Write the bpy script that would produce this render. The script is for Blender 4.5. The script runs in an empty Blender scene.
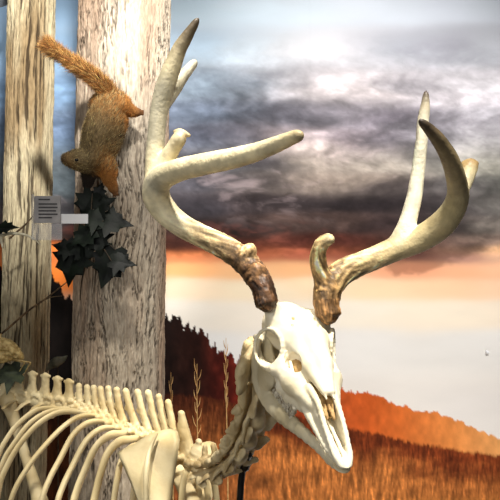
import bpy, math, random
import numpy as np
from mathutils import Vector, Matrix

F = 560.0
CAMZ = 1.25
rng = np.random.default_rng(7)
COL = bpy.context.scene.collection


def W(px, py, d):
    """a point seen at image position (px, py), d metres away along the viewing axis"""
    return np.array([(px - 250.0) / F * d, d, CAMZ - (py - 250.0) / F * d])


# ------------------------------------------------------------------ noise
def _hash(i, j, k, seed):
    n = (i.astype(np.int64) * 374761393 + j.astype(np.int64) * 668265263 + k.astype(np.int64) * 2147483647 + seed * 1274126177) & 0xFFFFFFFF
    n = ((n ^ (n >> 13)) * 1274126177) & 0xFFFFFFFF
    n = (n ^ (n >> 16)) & 0xFFFFFFFF
    n = (n * 2246822519) & 0xFFFFFFFF
    n = (n ^ (n >> 15)) & 0xFFFF
    return n.astype(np.float32) / 65535.0


def vnoise(P, seed=0):
    P = np.asarray(P, dtype=np.float64)
    if P.shape[1] == 2:
        P = np.c_[P, np.zeros(len(P))]
    I = np.floor(P).astype(np.int64)
    f = (P - I)
    f = f * f * (3 - 2 * f)
    out = 0
    for a in (0, 1):
        wx = f[:, 0] if a else 1 - f[:, 0]
        for b in (0, 1):
            wy = f[:, 1] if b else 1 - f[:, 1]
            for c in (0, 1):
                wz = f[:, 2] if c else 1 - f[:, 2]
                out = out + _hash(I[:, 0] + a, I[:, 1] + b, I[:, 2] + c, seed) * wx * wy * wz
    return out


def fbm(P, octs=4, seed=0, gain=0.5):
    s = 0
    a = 1.0
    tot = 0
    P = np.asarray(P, dtype=np.float64)
    for o in range(octs):
        s = s + a * (vnoise(P * (2.03 ** o) + 17.3 * o, seed + o) - 0.5)
        tot += a * 0.5
        a *= gain
    return s / tot


def smoothstep(a, b, x):
    t = np.clip((x - a) / (b - a), 0, 1)
    return t * t * (3 - 2 * t)


# ------------------------------------------------------------------ objects
ROOTLOC = {}


def tag(o, label=None, cat=None, group=None, kind=None):
    if label: o['label'] = label
    if cat: o['category'] = cat
    if group: o['group'] = group
    if kind: o['kind'] = kind
    return o


def thing(name, label, cat, loc, group=None):
    o = bpy.data.objects.new(name, None)
    o.empty_display_size = 0.05
    COL.objects.link(o)
    o.location = loc
    ROOTLOC[o.name] = np.array(loc, float)
    return tag(o, label, cat, group)


def make(name, V, faces, mat, parent=None, smooth=True, colors=None, loc=None):
    """one mesh object; V are world coordinates"""
    V = np.asarray(V, float)
    off = np.zeros(3)
    if parent is not None:
        off = ROOTLOC[parent.name]
    elif loc is not None:
        off = np.array(loc, float)
    me = bpy.data.meshes.new(name)
    if isinstance(faces, np.ndarray):
        k = faces.shape[1]
        me.vertices.add(len(V))
        me.vertices.foreach_set('co', (V - off).astype(np.float32).ravel())
        me.loops.add(faces.size)
        me.loops.foreach_set('vertex_index', faces.astype(np.int32).ravel())
        me.polygons.add(len(faces))
        me.polygons.foreach_set('loop_start', np.arange(0, faces.size, k, dtype=np.int32))
        me.update(calc_edges=True)
        me.validate()
    else:
        me.from_pydata([tuple(v) for v in (V - off)], [], faces)
    if smooth and len(me.polygons):
        me.polygons.foreach_set('use_smooth', np.ones(len(me.polygons), dtype=bool))
    if colors is not None:
        at = me.color_attributes.new('tint', 'FLOAT_COLOR', 'POINT')
        c = np.c_[np.asarray(colors, np.float32), np.ones(len(V), np.float32)]
        at.data.foreach_set('color', c.astype(np.float32).ravel())
    me.materials.append(mat)
    o = bpy.data.objects.new(name, me)
    COL.objects.link(o)
    if parent is not None:
        o.parent = parent
        ROOTLOC[o.name] = off
    else:
        o.location = off
        ROOTLOC[o.name] = off
    return o


# ------------------------------------------------------------------ distance-field modelling
class Field:
    def __init__(s, lo, hi, h):
        s.lo = np.array(lo, float)
        s.h = h
        n = np.ceil((np.array(hi, float) - s.lo) / h).astype(int) + 1
        s.v = np.full(n, 1e3, np.float32)

    def _blk(s, lo, hi):
        a = np.maximum(np.floor((lo - s.lo) / s.h).astype(int), 0)
        b = np.minimum(np.ceil((hi - s.lo) / s.h).astype(int) + 1, s.v.shape)
        if np.any(b <= a): return None, None
        ax = [s.lo[i] + s.h * np.arange(a[i], b[i]) for i in range(3)]
        X = np.meshgrid(*ax, indexing='ij')
        return tuple(slice(a[i], b[i]) for i in range(3)), X

    def _put(s, sl, d, k, sub):
        old = s.v[sl]
        d = d.astype(np.float32)
        if sub:
            d = -d
            if k > 0:
                hh = np.clip(0.5 - 0.5 * (old - d) / k, 0, 1)
                s.v[sl] = old * (1 - hh) + d * hh + k * hh * (1 - hh)
            else:
                s.v[sl] = np.maximum(old, d)
        else:
            if k > 0:
                hh = np.clip(0.5 + 0.5 * (d - old) / k, 0, 1)
                s.v[sl] = d * (1 - hh) + old * hh - k * hh * (1 - hh)
            else:
                s.v[sl] = np.minimum(old, d)

    def cap(s, a, b, ra, rb=None, k=0.2, sub=False, flat=None, mir=False):
        """round cone; flat = (unit axis, factor): the section is squeezed by factor along the axis"""
        if rb is None: rb = ra
        a = np.array(a, float); b = np.array(b, float)
        m = max(ra, rb) + k + 3 * s.h
        sl, X = s._blk(np.minimum(a, b) - m, np.maximum(a, b) + m)
        if sl is not None:
            P = [X[i] - a[i] for i in range(3)]
            d = b - a
            L2 = max(d @ d, 1e-9)
            t = np.clip((P[0] * d[0] + P[1] * d[1] + P[2] * d[2]) / L2, 0, 1)
            Q = [P[i] - t * d[i] for i in range(3)]
            if flat is not None:
                n, fct = np.array(flat[0], float), flat[1]
                n = n / np.linalg.norm(n)
                q = Q[0] * n[0] + Q[1] * n[1] + Q[2] * n[2]
                Q = [Q[i] + n[i] * q * (fct - 1) for i in range(3)]
            dist = np.sqrt(Q[0] ** 2 + Q[1] ** 2 + Q[2] ** 2) - (ra + (rb - ra) * t)
            if flat is not None: dist = dist / max(1.0, fct * 0.5)
            s._put(sl, dist, k, sub)
        if mir:
            f2 = flat
            if flat is not None: f2 = ((flat[0][0], -flat[0][1], flat[0][2]), flat[1])
            s.cap(a * [1, -1, 1], b * [1, -1, 1], ra, rb, k, sub, f2)

    def chain(s, pts, rad, k=0.2, sub=False, flat=None, mir=False, smooth=0):
        pts = [np.array(p, float) for p in pts]
        if smooth:
            pts, rad = spline(pts, rad, smooth)
        for i in range(len(pts) - 1):
            s.cap(pts[i], pts[i + 1], rad[i], rad[i + 1], k, sub, flat, mir)

    def ell(s, c, r, k=0.2, sub=False, R=None, mir=False):
        c = np.array(c, float); r = np.array(r, float)
        m = r.max() + k + 3 * s.h
        sl, X = s._blk(c - m, c + m)
        if sl is not None:
            P = np.stack([X[i] - c[i] for i in range(3)], -1)
            if R is not None: P = P @ np.asarray(R)
            q = np.sqrt(((P / r) ** 2).sum(-1))
            q2 = np.sqrt(((P / (r * r)) ** 2).sum(-1)) + 1e-9
            s._put(sl, q * (q - 1) / q2, k, sub)
        if mir:
            R2 = None
            if R is not None:
                M = np.diag([1, -1, 1.]); R2 = M @ np.asarray(R) @ M
            s.ell(c * [1, -1, 1], r, k, sub, R2)

    def mesh(s):
        v = s.v
        v = v.copy()
        for ax in range(3):
            sl = [slice(None)] * 3
            for e in (0, -1):
                sl[ax] = e
                v[tuple(sl)] = np.maximum(v[tuple(sl)], 1e-3)
        sg = v < 0
        c = np.zeros(np.array(v.shape) - 1, np.int8)
        for a in (0, 1):
            for b in (0, 1):
                for d in (0, 1):
                    c += sg[a:v.shape[0] - 1 + a, b:v.shape[1] - 1 + b, d:v.shape[2] - 1 + d]
        act = (c > 0) & (c < 8)
        idx = np.argwhere(act)
        ids = np.full(c.shape, -1, np.int32)
        ids[act] = np.arange(len(idx))
        acc = np.zeros((len(idx), 3)); n = np.zeros(len(idx))
        cor = [(a, b, d) for a in (0, 1) for b in (0, 1) for d in (0, 1)]
        for A in cor:
            for ax in range(3):
                if A[ax] == 1: continue
                B = list(A); B[ax] = 1
                va = v[idx[:, 0] + A[0], idx[:, 1] + A[1], idx[:, 2] + A[2]]
                vb = v[idx[:, 0] + B[0], idx[:, 1] + B[1], idx[:, 2] + B[2]]
                m = (va < 0) != (vb < 0)
                t = va[m] / (va[m] - vb[m])
                p = np.tile(np.array(A, float), (m.sum(), 1))
                p[:, ax] += t
                acc[m] += p; n[m] += 1
        V = s.lo + s.h * (idx + acc / n[:, None])
        faces = []
        for ax in range(3):
            a1, a2 = (ax + 1) % 3, (ax + 2) % 3
            s0 = [slice(None)] * 3; s1 = [slice(None)] * 3
            s0[ax] = slice(0, -1); s1[ax] = slice(1, None)
            for q in (a1, a2):
                s0[q] = slice(1, -1); s1[q] = slice(1, -1)
            ch = sg[tuple(s0)] != sg[tuple(s1)]
            e = np.argwhere(ch)
            ins = sg[tuple(s0)][ch]
            base = e.copy()
            base[:, a1] += 1; base[:, a2] += 1
            def cell(d1, d2):
                q = base.copy(); q[:, a1] += d1; q[:, a2] += d2
                return ids[q[:, 0], q[:, 1], q[:, 2]]
            f = np.stack([cell(-1, -1), cell(0, -1), cell(0, 0), cell(-1, 0)], 1)
            f[~ins] = f[~ins][:, ::-1]
            faces.append(f)
        return V, np.concatenate(faces)


def spline(pts, rad, n):
    """Catmull-Rom through pts, n steps a span; returns points and radii"""
    pts = np.array(pts, float)
    rad = np.array(rad, float)
    P = np.c_[pts, rad]
    P = np.vstack([2 * P[0] - P[1], P, 2 * P[-1] - P[-2]])
    out = []
    for i in range(1, len(P) - 2):
        for t in np.arange(n) / n:
            out.append(0.5 * ((2 * P[i]) + (-P[i - 1] + P[i + 1]) * t + (2 * P[i - 1] - 5 * P[i] + 4 * P[i + 1] - P[i + 2]) * t * t + (-P[i - 1] + 3 * P[i] - 3 * P[i + 1] + P[i + 2]) * t ** 3))
    out.append(P[-2])
    out = np.array(out)
    return list(out[:, :3]), list(np.maximum(out[:, 3], 1e-5))


def tube(pts, rad, seg=12, n=6, up=(0, 0, 1), squash=1.0):
    """swept tube with rounded ends; squash thins the section along the reference direction"""
    P, R = spline(pts, rad, n)
    P = np.array(P); R = np.array(R)
    T = np.gradient(P, axis=0)
    T /= np.linalg.norm(T, axis=1)[:, None] + 1e-12
    # end caps
    ext = []
    for e, sgn in ((0, -1), (-1, 1)):
        for a in (0.35, 0.75, 0.98):
            ext.append((e, sgn, a))
    Pn = [P[0] - T[0] * R[0] * a for a in (0.98, 0.75, 0.35)] + list(P) + [P[-1] + T[-1] * R[-1] * a for a in (0.35, 0.75, 0.98)]
    ra = lambda a: math.sqrt(max(1 - a * a, 0.01))
    Rn = [R[0] * ra(a) for a in (0.98, 0.75, 0.35)] + list(R) + [R[-1] * ra(a) for a in (0.35, 0.75, 0.98)]
    Tn = [T[0]] * 3 + list(T) + [T[-1]] * 3
    V = []
    u = np.array(up, float)
    m = len(Pn)
    for p, r, t in zip(Pn, Rn, Tn):
        u = u - t * (u @ t)
        if np.linalg.norm(u) < 1e-6: u = np.array([1., 0.3, 0.2]) - t * t[0]
        u = u / np.linalg.norm(u)
        b = np.cross(t, u)
        for k in range(seg):
            a = 2 * math.pi * k / seg
            V.append(p + r * (math.cos(a) * b + squash * math.sin(a) * u))
    Fc = []
    for i in range(m - 1):
        for k in range(seg):
            k2 = (k + 1) % seg
            Fc.append((i * seg + k, i * seg + k2, (i + 1) * seg + k2, (i + 1) * seg + k))
    Fc.append(tuple(range(seg))[::-1])
    Fc.append(tuple((m - 1) * seg + k for k in range(seg)))
    return V, Fc


def join(*ms):
    V, Fc = [], []
    for v, f in ms:
        o = len(V)
        V += [np.array(x) for x in v]
        Fc += [tuple(int(i) + o for i in q) for q in f]
    return V, Fc


def box(lo, hi):
    x0, y0, z0 = lo; x1, y1, z1 = hi
    V = [(x0, y0, z0), (x1, y0, z0), (x1, y1, z0), (x0, y1, z0), (x0, y0, z1), (x1, y0, z1), (x1, y1, z1), (x0, y1, z1)]
    return V, [(3, 2, 1, 0), (4, 5, 6, 7), (0, 1, 5, 4), (1, 2, 6, 5), (2, 3, 7, 6), (3, 0, 4, 7)]


def normals(V, Fq):
    a = V[Fq[:, 2]] - V[Fq[:, 0]]; b = V[Fq[:, 3]] - V[Fq[:, 1]]
    n = np.cross(a, b)
    N = np.zeros_like(V)
    for c in range(4): np.add.at(N, Fq[:, c], n)
    return N / (np.linalg.norm(N, axis=1)[:, None] + 1e-12)


# ------------------------------------------------------------------ materials
def srgb(r, g, b):
    c = np.array([r, g, b], float) / 255
    return tuple(np.where(c <= 0.04045, c / 12.92, ((c + 0.055) / 1.055) ** 2.4))


def lin(c):
    c = np.asarray(c, float) / 255
    return np.where(c <= 0.04045, c / 12.92, ((c + 0.055) / 1.055) ** 2.4)


def nodes(name):
    m = bpy.data.materials.new(name)
    m.use_nodes = True
    nt = m.node_tree
    b = nt.nodes['Principled BSDF']
    return m, nt, b


def noise_mat(name, c1, c2, scale=30, rough=0.6, bump=0.0, bscale=80, stretch=(1, 1, 1), spec=0.4, attr=False, lo=0.35, hi=0.65, c3=None, sss=0.0):
    """two tones mixed by object-space noise; attr multiplies by the mesh's own colour attribute"""
    m, nt, b = nodes(name)
    N, L = nt.nodes, nt.links
    tc = N.new('ShaderNodeTexCoord'); mp = N.new('ShaderNodeMapping')
    mp.inputs['Scale'].default_value = stretch
    L.new(tc.outputs['Object'], mp.inputs['Vector'])
    nz = N.new('ShaderNodeTexNoise'); nz.inputs['Scale'].default_value = scale; nz.inputs['Detail'].default_value = 6
    L.new(mp.outputs[0], nz.inputs['Vector'])
    rp = N.new('ShaderNodeValToRGB')
    rp.color_ramp.elements[0].position = lo; rp.color_ramp.elements[0].color = (*c1, 1)
    rp.color_ramp.elements[1].position = hi; rp.color_ramp.elements[1].color = (*c2, 1)
    if c3 is not None:
        e = rp.color_ramp.elements.new(min(hi + 0.15, 0.98)); e.color = (*c3, 1)
    L.new(nz.outputs['Fac'], rp.inputs['Fac'])
    out = rp.outputs['Color']
    if attr:
        at = N.new('ShaderNodeVertexColor'); at.layer_name = 'tint'
        mx = N.new('ShaderNodeMix'); mx.data_type = 'RGBA'; mx.blend_type = 'MULTIPLY'
        mx.inputs['Factor'].default_value = 1.0
        L.new(out, mx.inputs['A']); L.new(at.outputs['Color'], mx.inputs['B'])
        out = mx.outputs['Result']
    L.new(out, b.inputs['Base Color'])
    b.inputs['Roughness'].default_value = rough
    b.inputs['Specular IOR Level'].default_value = spec
    if sss > 0:
        b.inputs['Subsurface Weight'].default_value = sss
        b.inputs['Subsurface Radius'].default_value = (0.006, 0.004, 0.002)
        b.inputs['Subsurface Scale'].default_value = 1.0
    if bump > 0:
        n2 = N.new('ShaderNodeTexNoise'); n2.inputs['Scale'].default_value = bscale; n2.inputs['Detail'].default_value = 5
        L.new(mp.outputs[0], n2.inputs['Vector'])
        bp = N.new('ShaderNodeBump'); bp.inputs['Strength'].default_value = bump; bp.inputs['Distance'].default_value = 0.004
        L.new(n2.outputs['Fac'], bp.inputs['Height']); L.new(bp.outputs['Normal'], b.inputs['Normal'])
    return m


M = {}
M['skull'] = noise_mat('skull_bone', srgb(226, 212, 176), srgb(242, 234, 210), 18, 0.45, 0.12, 160)
M['mandible'] = noise_mat('mandible_bone', srgb(196, 182, 146), srgb(232, 222, 192), 16, 0.5, 0.12, 140)
M['bone'] = noise_mat('cream_bone', srgb(204, 180, 128), srgb(238, 222, 178), 14, 0.5, 0.15, 150)
M['rib'] = noise_mat('rib_bone', srgb(206, 184, 132), srgb(234, 216, 170), 12, 0.5, 0.1, 150)
M['neck'] = noise_mat('neck_bone', srgb(176, 152, 108), srgb(228, 210, 166), 22, 0.55, 0.25, 150)
M['tooth'] = noise_mat('tooth_enamel', srgb(120, 105, 78), srgb(226, 218, 196), 160, 0.3, 0.1, 300)
M['antler'] = noise_mat('antler', (0.72, 0.72, 0.72), (1, 1, 1), 60, 0.5, 0.35, 170, attr=True)
M['fur_skin'] = noise_mat('squirrel_skin', (0.7, 0.7, 0.7), (1, 1, 1), 200, 0.8, 0.3, 400, attr=True)
M['fur'] = noise_mat('squirrel_fur', (0.55, 0.55, 0.55), (1, 1, 1), 350, 0.75, 0, attr=True)
M['eye'] = noise_mat('eye_glass', (0.004, 0.003, 0.003), (0.01, 0.008, 0.007), 50, 0.08)
M['ivy'] = noise_mat('ivy_leaf', srgb(6, 9, 7), srgb(15, 22, 14), 45, 0.5, 0.2, 60, spec=0.15)
M['ivy_pale'] = noise_mat('ivy_leaf_pale', srgb(10, 16, 11), srgb(24, 33, 23), 45, 0.5, 0.2, 60, spec=0.12)
M['stem'] = noise_mat('ivy_stem', srgb(38, 30, 20), srgb(70, 56, 36), 90, 0.7)
M['twig'] = noise_mat('twig', srgb(66, 50, 34), srgb(124, 100, 70), 60, 0.8, 0.3)
M['pale_twig'] = noise_mat('pale_twig', srgb(196, 184, 150), srgb(232, 224, 196), 60, 0.6, 0.2)
M['straw'] = noise_mat('straw', srgb(176, 128, 70), srgb(222, 184, 122), 60, 0.7)
M['rod'] = noise_mat('black_rod', (0.008, 0.008, 0.008), (0.016, 0.015, 0.014), 60, 0.4)
M['acrylic'] = None
M['screw'] = noise_mat('white_pin', (0.8, 0.8, 0.8), (0.86, 0.86, 0.86), 60, 0.3)
M['hoof'] = noise_mat('hoof_horn', srgb(44, 36, 30), srgb(70, 60, 50), 40, 0.5)
M['rail'] = noise_mat('case_rail', srgb(88, 96, 104), srgb(110, 116, 122), 20, 0.4)
M['wall'] = noise_mat('painted_wall', srgb(120, 116, 112), srgb(128, 124, 120), 6, 0.85)
M['ceil'] = noise_mat('ceiling_paint', srgb(70, 68, 66), srgb(78, 76, 74), 6, 0.9)
M['floor'] = noise_mat('leaf_litter', srgb(52, 38, 26), srgb(104, 78, 50), 40, 0.9, 0.6, 60)


# ------------------------------------------------------------------ the room of the diorama
def structure(name, mesh, mat):
    return tag(make(name, mesh[0], mesh[1], mat, smooth=False), kind='structure')


MY = 2.0                                   # the mural's face
structure('floor', box((-1.6, -0.7, -0.05), (1.6, 2.1, 0.0)), M['floor'])
structure('ceiling', box((-1.6, -0.7, 2.75), (1.6, 2.1, 2.8)), M['ceil'])
structure('wall_back', box((-1.6, MY + 0.02, 0), (1.6, MY + 0.10, 2.75)), M['wall'])
structure('wall_left', box((-1.68, -0.7, 0), (-1.6, 2.1, 2.75)), M['wall'])
structure('wall_right', box((1.6, -0.7, 0), (1.68, 2.1, 2.75)), M['wall'])


# ------------------------------------------------------------------ the printed mural
def paint_mural():
    x0, x1, y0, y1, st = -150.0, 650.0, -150.0, 592.0, 1.25
    xs = np.arange(x0, x1 + st, st); ys = np.arange(y0, y1 + st, st)
    X, Y = np.meshgrid(xs, ys)
    sh = X.shape
    X = X.ravel(); Y = Y.ravel()
    P = np.c_[X, Y]
    key = [
        # y = 10
        (60, 5, 160, 192, 222), (200, 5, 206, 227, 240), (250, 5, 216, 230, 240), (300, 5, 206, 216, 224), (350, 5, 206, 212, 220), (400, 5, 196, 202, 210), (450, 5, 190, 195, 204), (495, 5, 184, 190, 198),
        (60, 50, 150, 180, 208), (200, 45, 190, 211, 228), (250, 45, 202, 213, 222), (295, 45, 204, 206, 210), (330, 48, 228, 224, 226), (362, 45, 192, 192, 198), (400, 45, 162, 164, 172), (450, 45, 152, 152, 160), (495, 45, 172, 174, 180),
        (60, 90, 126, 152, 180), (200, 85, 146, 160, 174), (250, 85, 134, 142, 152), (300, 85, 160, 158, 162), (332, 88, 226, 216, 216), (365, 92, 216, 206, 206), (400, 88, 164, 160, 165), (440, 98, 196, 190, 194), (495, 90, 206, 202, 206),
        (200, 112, 116, 126, 142), (250, 112, 104, 108, 118), (300, 114, 110, 108, 116), (340, 114, 142, 136, 142), (380, 116, 112, 106, 114), (430, 122, 128, 124, 130), (495, 115, 190, 186, 192),
        (66, 135, 100, 116, 138), (200, 138, 94, 98, 112), (250, 138, 96, 96, 106), (283, 138, 176, 162, 162), (310, 145, 196, 182, 182), (340, 140, 136, 126, 132), (380, 142, 124, 118, 126), (440, 140, 150, 146, 152), (495, 140, 200, 196, 200),
        (200, 163, 84, 86, 100), (260, 163, 90, 86, 98), (300, 160, 170, 158, 160), (340, 165, 172, 160, 164), (380, 165, 178, 168, 172), (450, 165, 142, 138, 144), (495, 165, 188, 184, 188),
        (66, 185, 84, 92, 106), (200, 186, 76, 74, 88), (260, 184, 104, 96, 104), (300, 184, 176, 160, 162), (340, 182, 184, 168, 170), (375, 188, 104, 94, 102), (450, 188, 88, 84, 92), (495, 186, 116, 114, 120),
        (200, 208, 66, 62, 74), (260, 206, 70, 62, 70), (300, 202, 66, 58, 66), (340, 204, 62, 54, 62), (380, 206, 58, 50, 58), (450, 205, 72, 66, 74), (495, 205, 112, 108, 114),
        (66, 222, 60, 60, 70), (200, 226, 62, 54, 60), (255, 226, 70, 58, 62), (290, 222, 120, 98, 100), (335, 222, 116, 94, 96), (380, 226, 64, 52, 58), (450, 226, 84, 74, 82), (495, 226, 134, 126, 130),
        (66, 236, 70, 56, 58), (180, 244, 90, 52, 50), (230, 246, 100, 54, 50), (300, 243, 104, 58, 54), (350, 243, 106, 60, 56), (420, 245, 88, 64, 66), (470, 244, 128, 106, 108), (495, 238, 164, 142, 142),
        (66, 252, 200, 110, 56), (180, 257, 214, 128, 84), (250, 255, 184, 104, 74), (300, 254, 160, 88, 66), (350, 255, 150, 82, 64), (410, 256, 112, 74, 70), (465, 256, 170, 126, 112), (498, 252, 232, 184, 150),
        (66, 275, 226, 122, 48), (180, 268, 246, 180, 120), (250, 268, 246, 192, 138), (310, 268, 246, 186, 132), (350, 268, 244, 180, 134), (410, 270, 236, 160, 122), (460, 270, 244, 180, 138), (498, 268, 246, 190, 150),
        (180, 288, 246, 222, 190), (250, 288, 246, 228, 196), (330, 286, 248, 222, 184), (380, 288, 248, 216, 176), (440, 288, 248, 204, 164), (498, 288, 248, 206, 170),
        (180, 312, 238, 230, 216), (250, 312, 240, 230, 214), (350, 310, 240, 230, 212), (440, 312, 242, 228, 206), (498, 310, 242, 226, 204),
        (180, 345, 230, 228, 224), (350, 345, 232, 228, 222), (498, 345, 230, 226, 220), (350, 420, 228, 222, 214), (498, 420, 226, 220, 214), (180, 420, 228, 222, 214),
    ]
    K = np.array(key, float)
    KC = lin(K[:, 2:])
    wx = fbm(P / [90, 26], 5, 3) * 26; wy = fbm(P / [80, 24] + 50, 5, 9) * 6
    Xw = X + wx; Yw = Y + wy * smoothstep(-60, 60, Y) * (1 - smoothstep(262, 330, Y) * 0.8)
    num = np.zeros((len(X), 3)); den = np.zeros(len(X)) + 1e-12
    for i in range(len(K)):
        dx = (Xw - K[i, 0]) / 33.0; dy = (Yw - K[i, 1]) / 7.5
        w = 1.0 / (1 + 0.9 * (dx * dx + dy * dy)) ** 2.6
        num += w[:, None] * KC[i]; den += w
    C = num / den[:, None]
    # streaked cloud texture, strongest in the dark storm band
    band = smoothstep(20, 120, Y) * (1 - smoothstep(246, 262, Y))
    n1 = fbm(np.c_[X + wx * .6, (Y + wy * 0.8) * 3.0] / 46, 6, 21, 0.58)
    n2 = fbm(np.c_[X + wx, (Y + wy) * 1.7] / 26, 5, 33, 0.6)
    n3 = fbm(np.c_[X + wx * 0.5, (Y + wy * 0.6) * 1.3] / 11, 4, 37, 0.6)
    C = C * np.exp((n1 * 0.7 + n2 * 0.6 + n3 * 0.35) * band)[:, None]
    neut = smoothstep(130, 170, Y) * (1 - smoothstep(246, 262, Y))
    C = C * (1 - neut[:, None] * np.array([0.02, 0.02, 0.20]))
    C = np.clip(C, 1e-4, 1) ** (1 + 0.10 * band)[:, None]
    # bright wisps drifting through the storm
    wis = smoothstep(0.22, 0.62, fbm(np.c_[X + wx * 1.4, (Y + wy * 1.3) * 2.2] / 60, 6, 61, 0.6)) * band * smoothstep(120, 150, Y)
    C = C + wis[:, None] * np.array([0.20, 0.155, 0.155]) * (1 - smoothstep(205, 235, Y))[:, None]
    red = smoothstep(0.05, 0.5, fbm(np.c_[X + wx, (Y + wy) * 3.2] / 52, 5, 71, 0.6)) * smoothstep(215, 236, Y) * (1 - smoothstep(252, 262, Y)) * (1 - smoothstep(400, 440, X))
    C = C + red[:, None] * np.array([0.17, 0.045, 0.03])
    edge = np.interp(X, [0, 180, 300, 360, 395, 435, 460, 500, 640], [246, 252, 249, 252, 272, 268, 262, 244, 240]) + fbm(np.c_[X / 28, Y / 16], 4, 88, 0.6) * 9
    dk = (1 - smoothstep(-4, 3, Y - edge)) * smoothstep(205, 240, Y)
    deep = smoothstep(190, 204, Y) * (1 - smoothstep(218, 236, Y)) * smoothstep(150, 200, X) * (1 - smoothstep(420, 470, X))
    C = C * (1 - 0.42 * dk)[:, None] * (1 - 0.22 * deep)[:, None]
    C = C * (1 + 0.06 * fbm(P / [60, 20], 4, 91) * (1 - band))[:, None]
    # ---- treeline and field
    def prof(pts):
        a = np.array(pts, float)
        return np.interp(X, a[:, 0], a[:, 1])
    ridge = prof([(-150, 262), (40, 284), (52, 286), (60, 292), (68, 300), (80, 306), (150, 312), (166, 320), (182, 330), (196, 339), (212, 345), (228, 358), (242, 370), (258, 378), (300, 384), (338, 388), (352, 393), (372, 398), (392, 402), (410, 410), (430, 414), (450, 420), (475, 430), (500, 438), (650, 478)])
    nearf = 1 - smoothstep(250, 400, X)
    jag = np.abs(fbm(np.c_[X / 7.0, X * 0], 3, 5)) * (5 + 11 * nearf) + fbm(np.c_[X / 22.0, X * 0], 2, 8) * (3 + 5 * nearf)
    spk = (1 - np.abs(((X * 0.115 + fbm(np.c_[X / 30, X * 0], 2, 12) * 1.3) % 1.0) - 0.5) * 2) ** 2
    top = ridge - jag - spk * (0.8 + 5.7 * nearf) + fbm(P / 2.6, 3, 14) * (1.5 + 2 * nearf)
    tree = smoothstep(-0.7, 0.7, Y - top)
    depth = np.clip((Y - top) / 40, 0, 1)
    tcol_x = np.array([(-150, 14, 10, 8), (90, 16, 11, 9), (170, 30, 17, 13), (200, 44, 20, 14), (228, 82, 24, 16), (250, 112, 34, 20), (335, 176, 76, 32), (370, 196, 88, 34), (400, 208, 104, 44), (450, 218, 132, 66), (500, 226, 158, 92), (650, 230, 170, 110)], float)
    tc = np.stack([np.interp(X, tcol_x[:, 0], lin(tcol_x[:, 1:])[:, c]) for c in range(3)], 1)
    tc = tc * np.exp(fbm(np.c_[X / 6, Y / 10], 4, 41) * (0.28 + 0.5 * nearf))[:, None]
    low = depth * smoothstep(330, 420, X)
    tc = tc * (1 - 0.15 * low)[:, None] + low[:, None] * np.array([0.05, 0.02, 0.004])
    C = C * (1 - tree)[:, None] + tc * tree[:, None]
    fl = prof([(-150, 384), (150, 392), (180, 394), (230, 402), (262, 410), (330, 424), (350, 428), (400, 440), (450, 449), (500, 457), (650, 480)])
    fl = fl + fbm(np.c_[X / 16, X * 0], 3, 51) * 2 + fbm(np.c_[X / 2.0, Y / 6], 2, 52) * 2.5
    field = smoothstep(-2, 2, Y - fl)
    dep = Y - fl
    st1 = fbm(np.c_[(X + Y * 0.10) / 1.5, Y / 13.0], 4, 77, 0.6)
    st2 = fbm(np.c_[(X - Y * 0.16) / 2.6, Y / 24.0], 4, 78, 0.6)
    clump = fbm(np.c_[X / 30, Y / 11], 4, 79)
    fx = smoothstep(150, 330, X)
    g_top = lin((62, 30, 17))[None] * (1 - fx)[:, None] + lin((108, 46, 18))[None] * fx[:, None]
    g_bot = lin((120, 66, 34))[None] * (1 - fx)[:, None] + lin((164, 98, 46))[None] * fx[:, None]
    gt = smoothstep(4, 52, dep + clump * 16)
    g = g_top * (1 - gt)[:, None] + g_bot * gt[:, None]
    g = g * np.exp(st1 * 1.05 + st2 * 0.7 + clump * 0.5)[:, None]
    dark = smoothstep(90, 160, X) * 0 + (1 - smoothstep(80, 170, X))
    g = g * (1 - 0.75 * dark)[:, None]
    C = C * (1 - field)[:, None] + g * field[:, None]
    # faint panel joins of the print
    for jx in (-20, 310, 640):
        C = C * (1 - 0.02 * np.exp(-((X - jx) / 1.2) ** 2))[:, None]
    C = np.clip(C, 0.002, 0.93)
    d = MY
    V = np.stack([(X - 250) / F * d, np.full(len(X), d), CAMZ - (Y - 250) / F * d], 1)
    nx, ny = sh[1], sh[0]
    i = np.arange(nx * ny).reshape(ny, nx)
    Fq = np.stack([i[:-1, :-1].ravel(), i[1:, :-1].ravel(), i[1:, 1:].ravel(), i[:-1, 1:].ravel()], 1)
    # sides and back give the printed panel its 12 mm
    n0 = len(V)
    b = V.copy().reshape(ny, nx, 3)
    cor = [b[0, 0], b[0, -1], b[-1, -1], b[-1, 0]]
    back = np.array([[c[0], d + 0.012, c[2]] for c in cor])
    front = np.array(cor) + [0, 0.0002, 0]
    V = np.vstack([V, front, back])
    f0, b0 = n0, n0 + 4
    ex = [[f0 + k, f0 + (k + 1) % 4, b0 + (k + 1) % 4, b0 + k] for k in range(4)] + [[b0, b0 + 1, b0 + 2, b0 + 3]]
    Fq = np.vstack([Fq, np.array(ex)])
    C = np.vstack([C, np.full((8, 3), 0.4)])
    m, nt, bs = nodes('mural_print')
    N, L = nt.nodes, nt.links
    at = N.new('ShaderNodeVertexColor'); at.layer_name = 'tint'
    tcn = N.new('ShaderNodeTexCoord')
    nz = N.new('ShaderNodeTexNoise'); nz.inputs['Scale'].default_value = 350; nz.inputs['Detail'].default_value = 3
    L.new(tcn.outputs['Object'], nz.inputs['Vector'])
    mr = N.new('ShaderNodeMapRange'); mr.inputs['To Min'].default_value = 0.93; mr.inputs['To Max'].default_value = 1.07
    L.new(nz.outputs['Fac'], mr.inputs['Value'])
    mx = N.new('ShaderNodeMix'); mx.data_type = 'RGBA'; mx.blend_type = 'MULTIPLY'; mx.inputs['Factor'].default_value = 1
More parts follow.
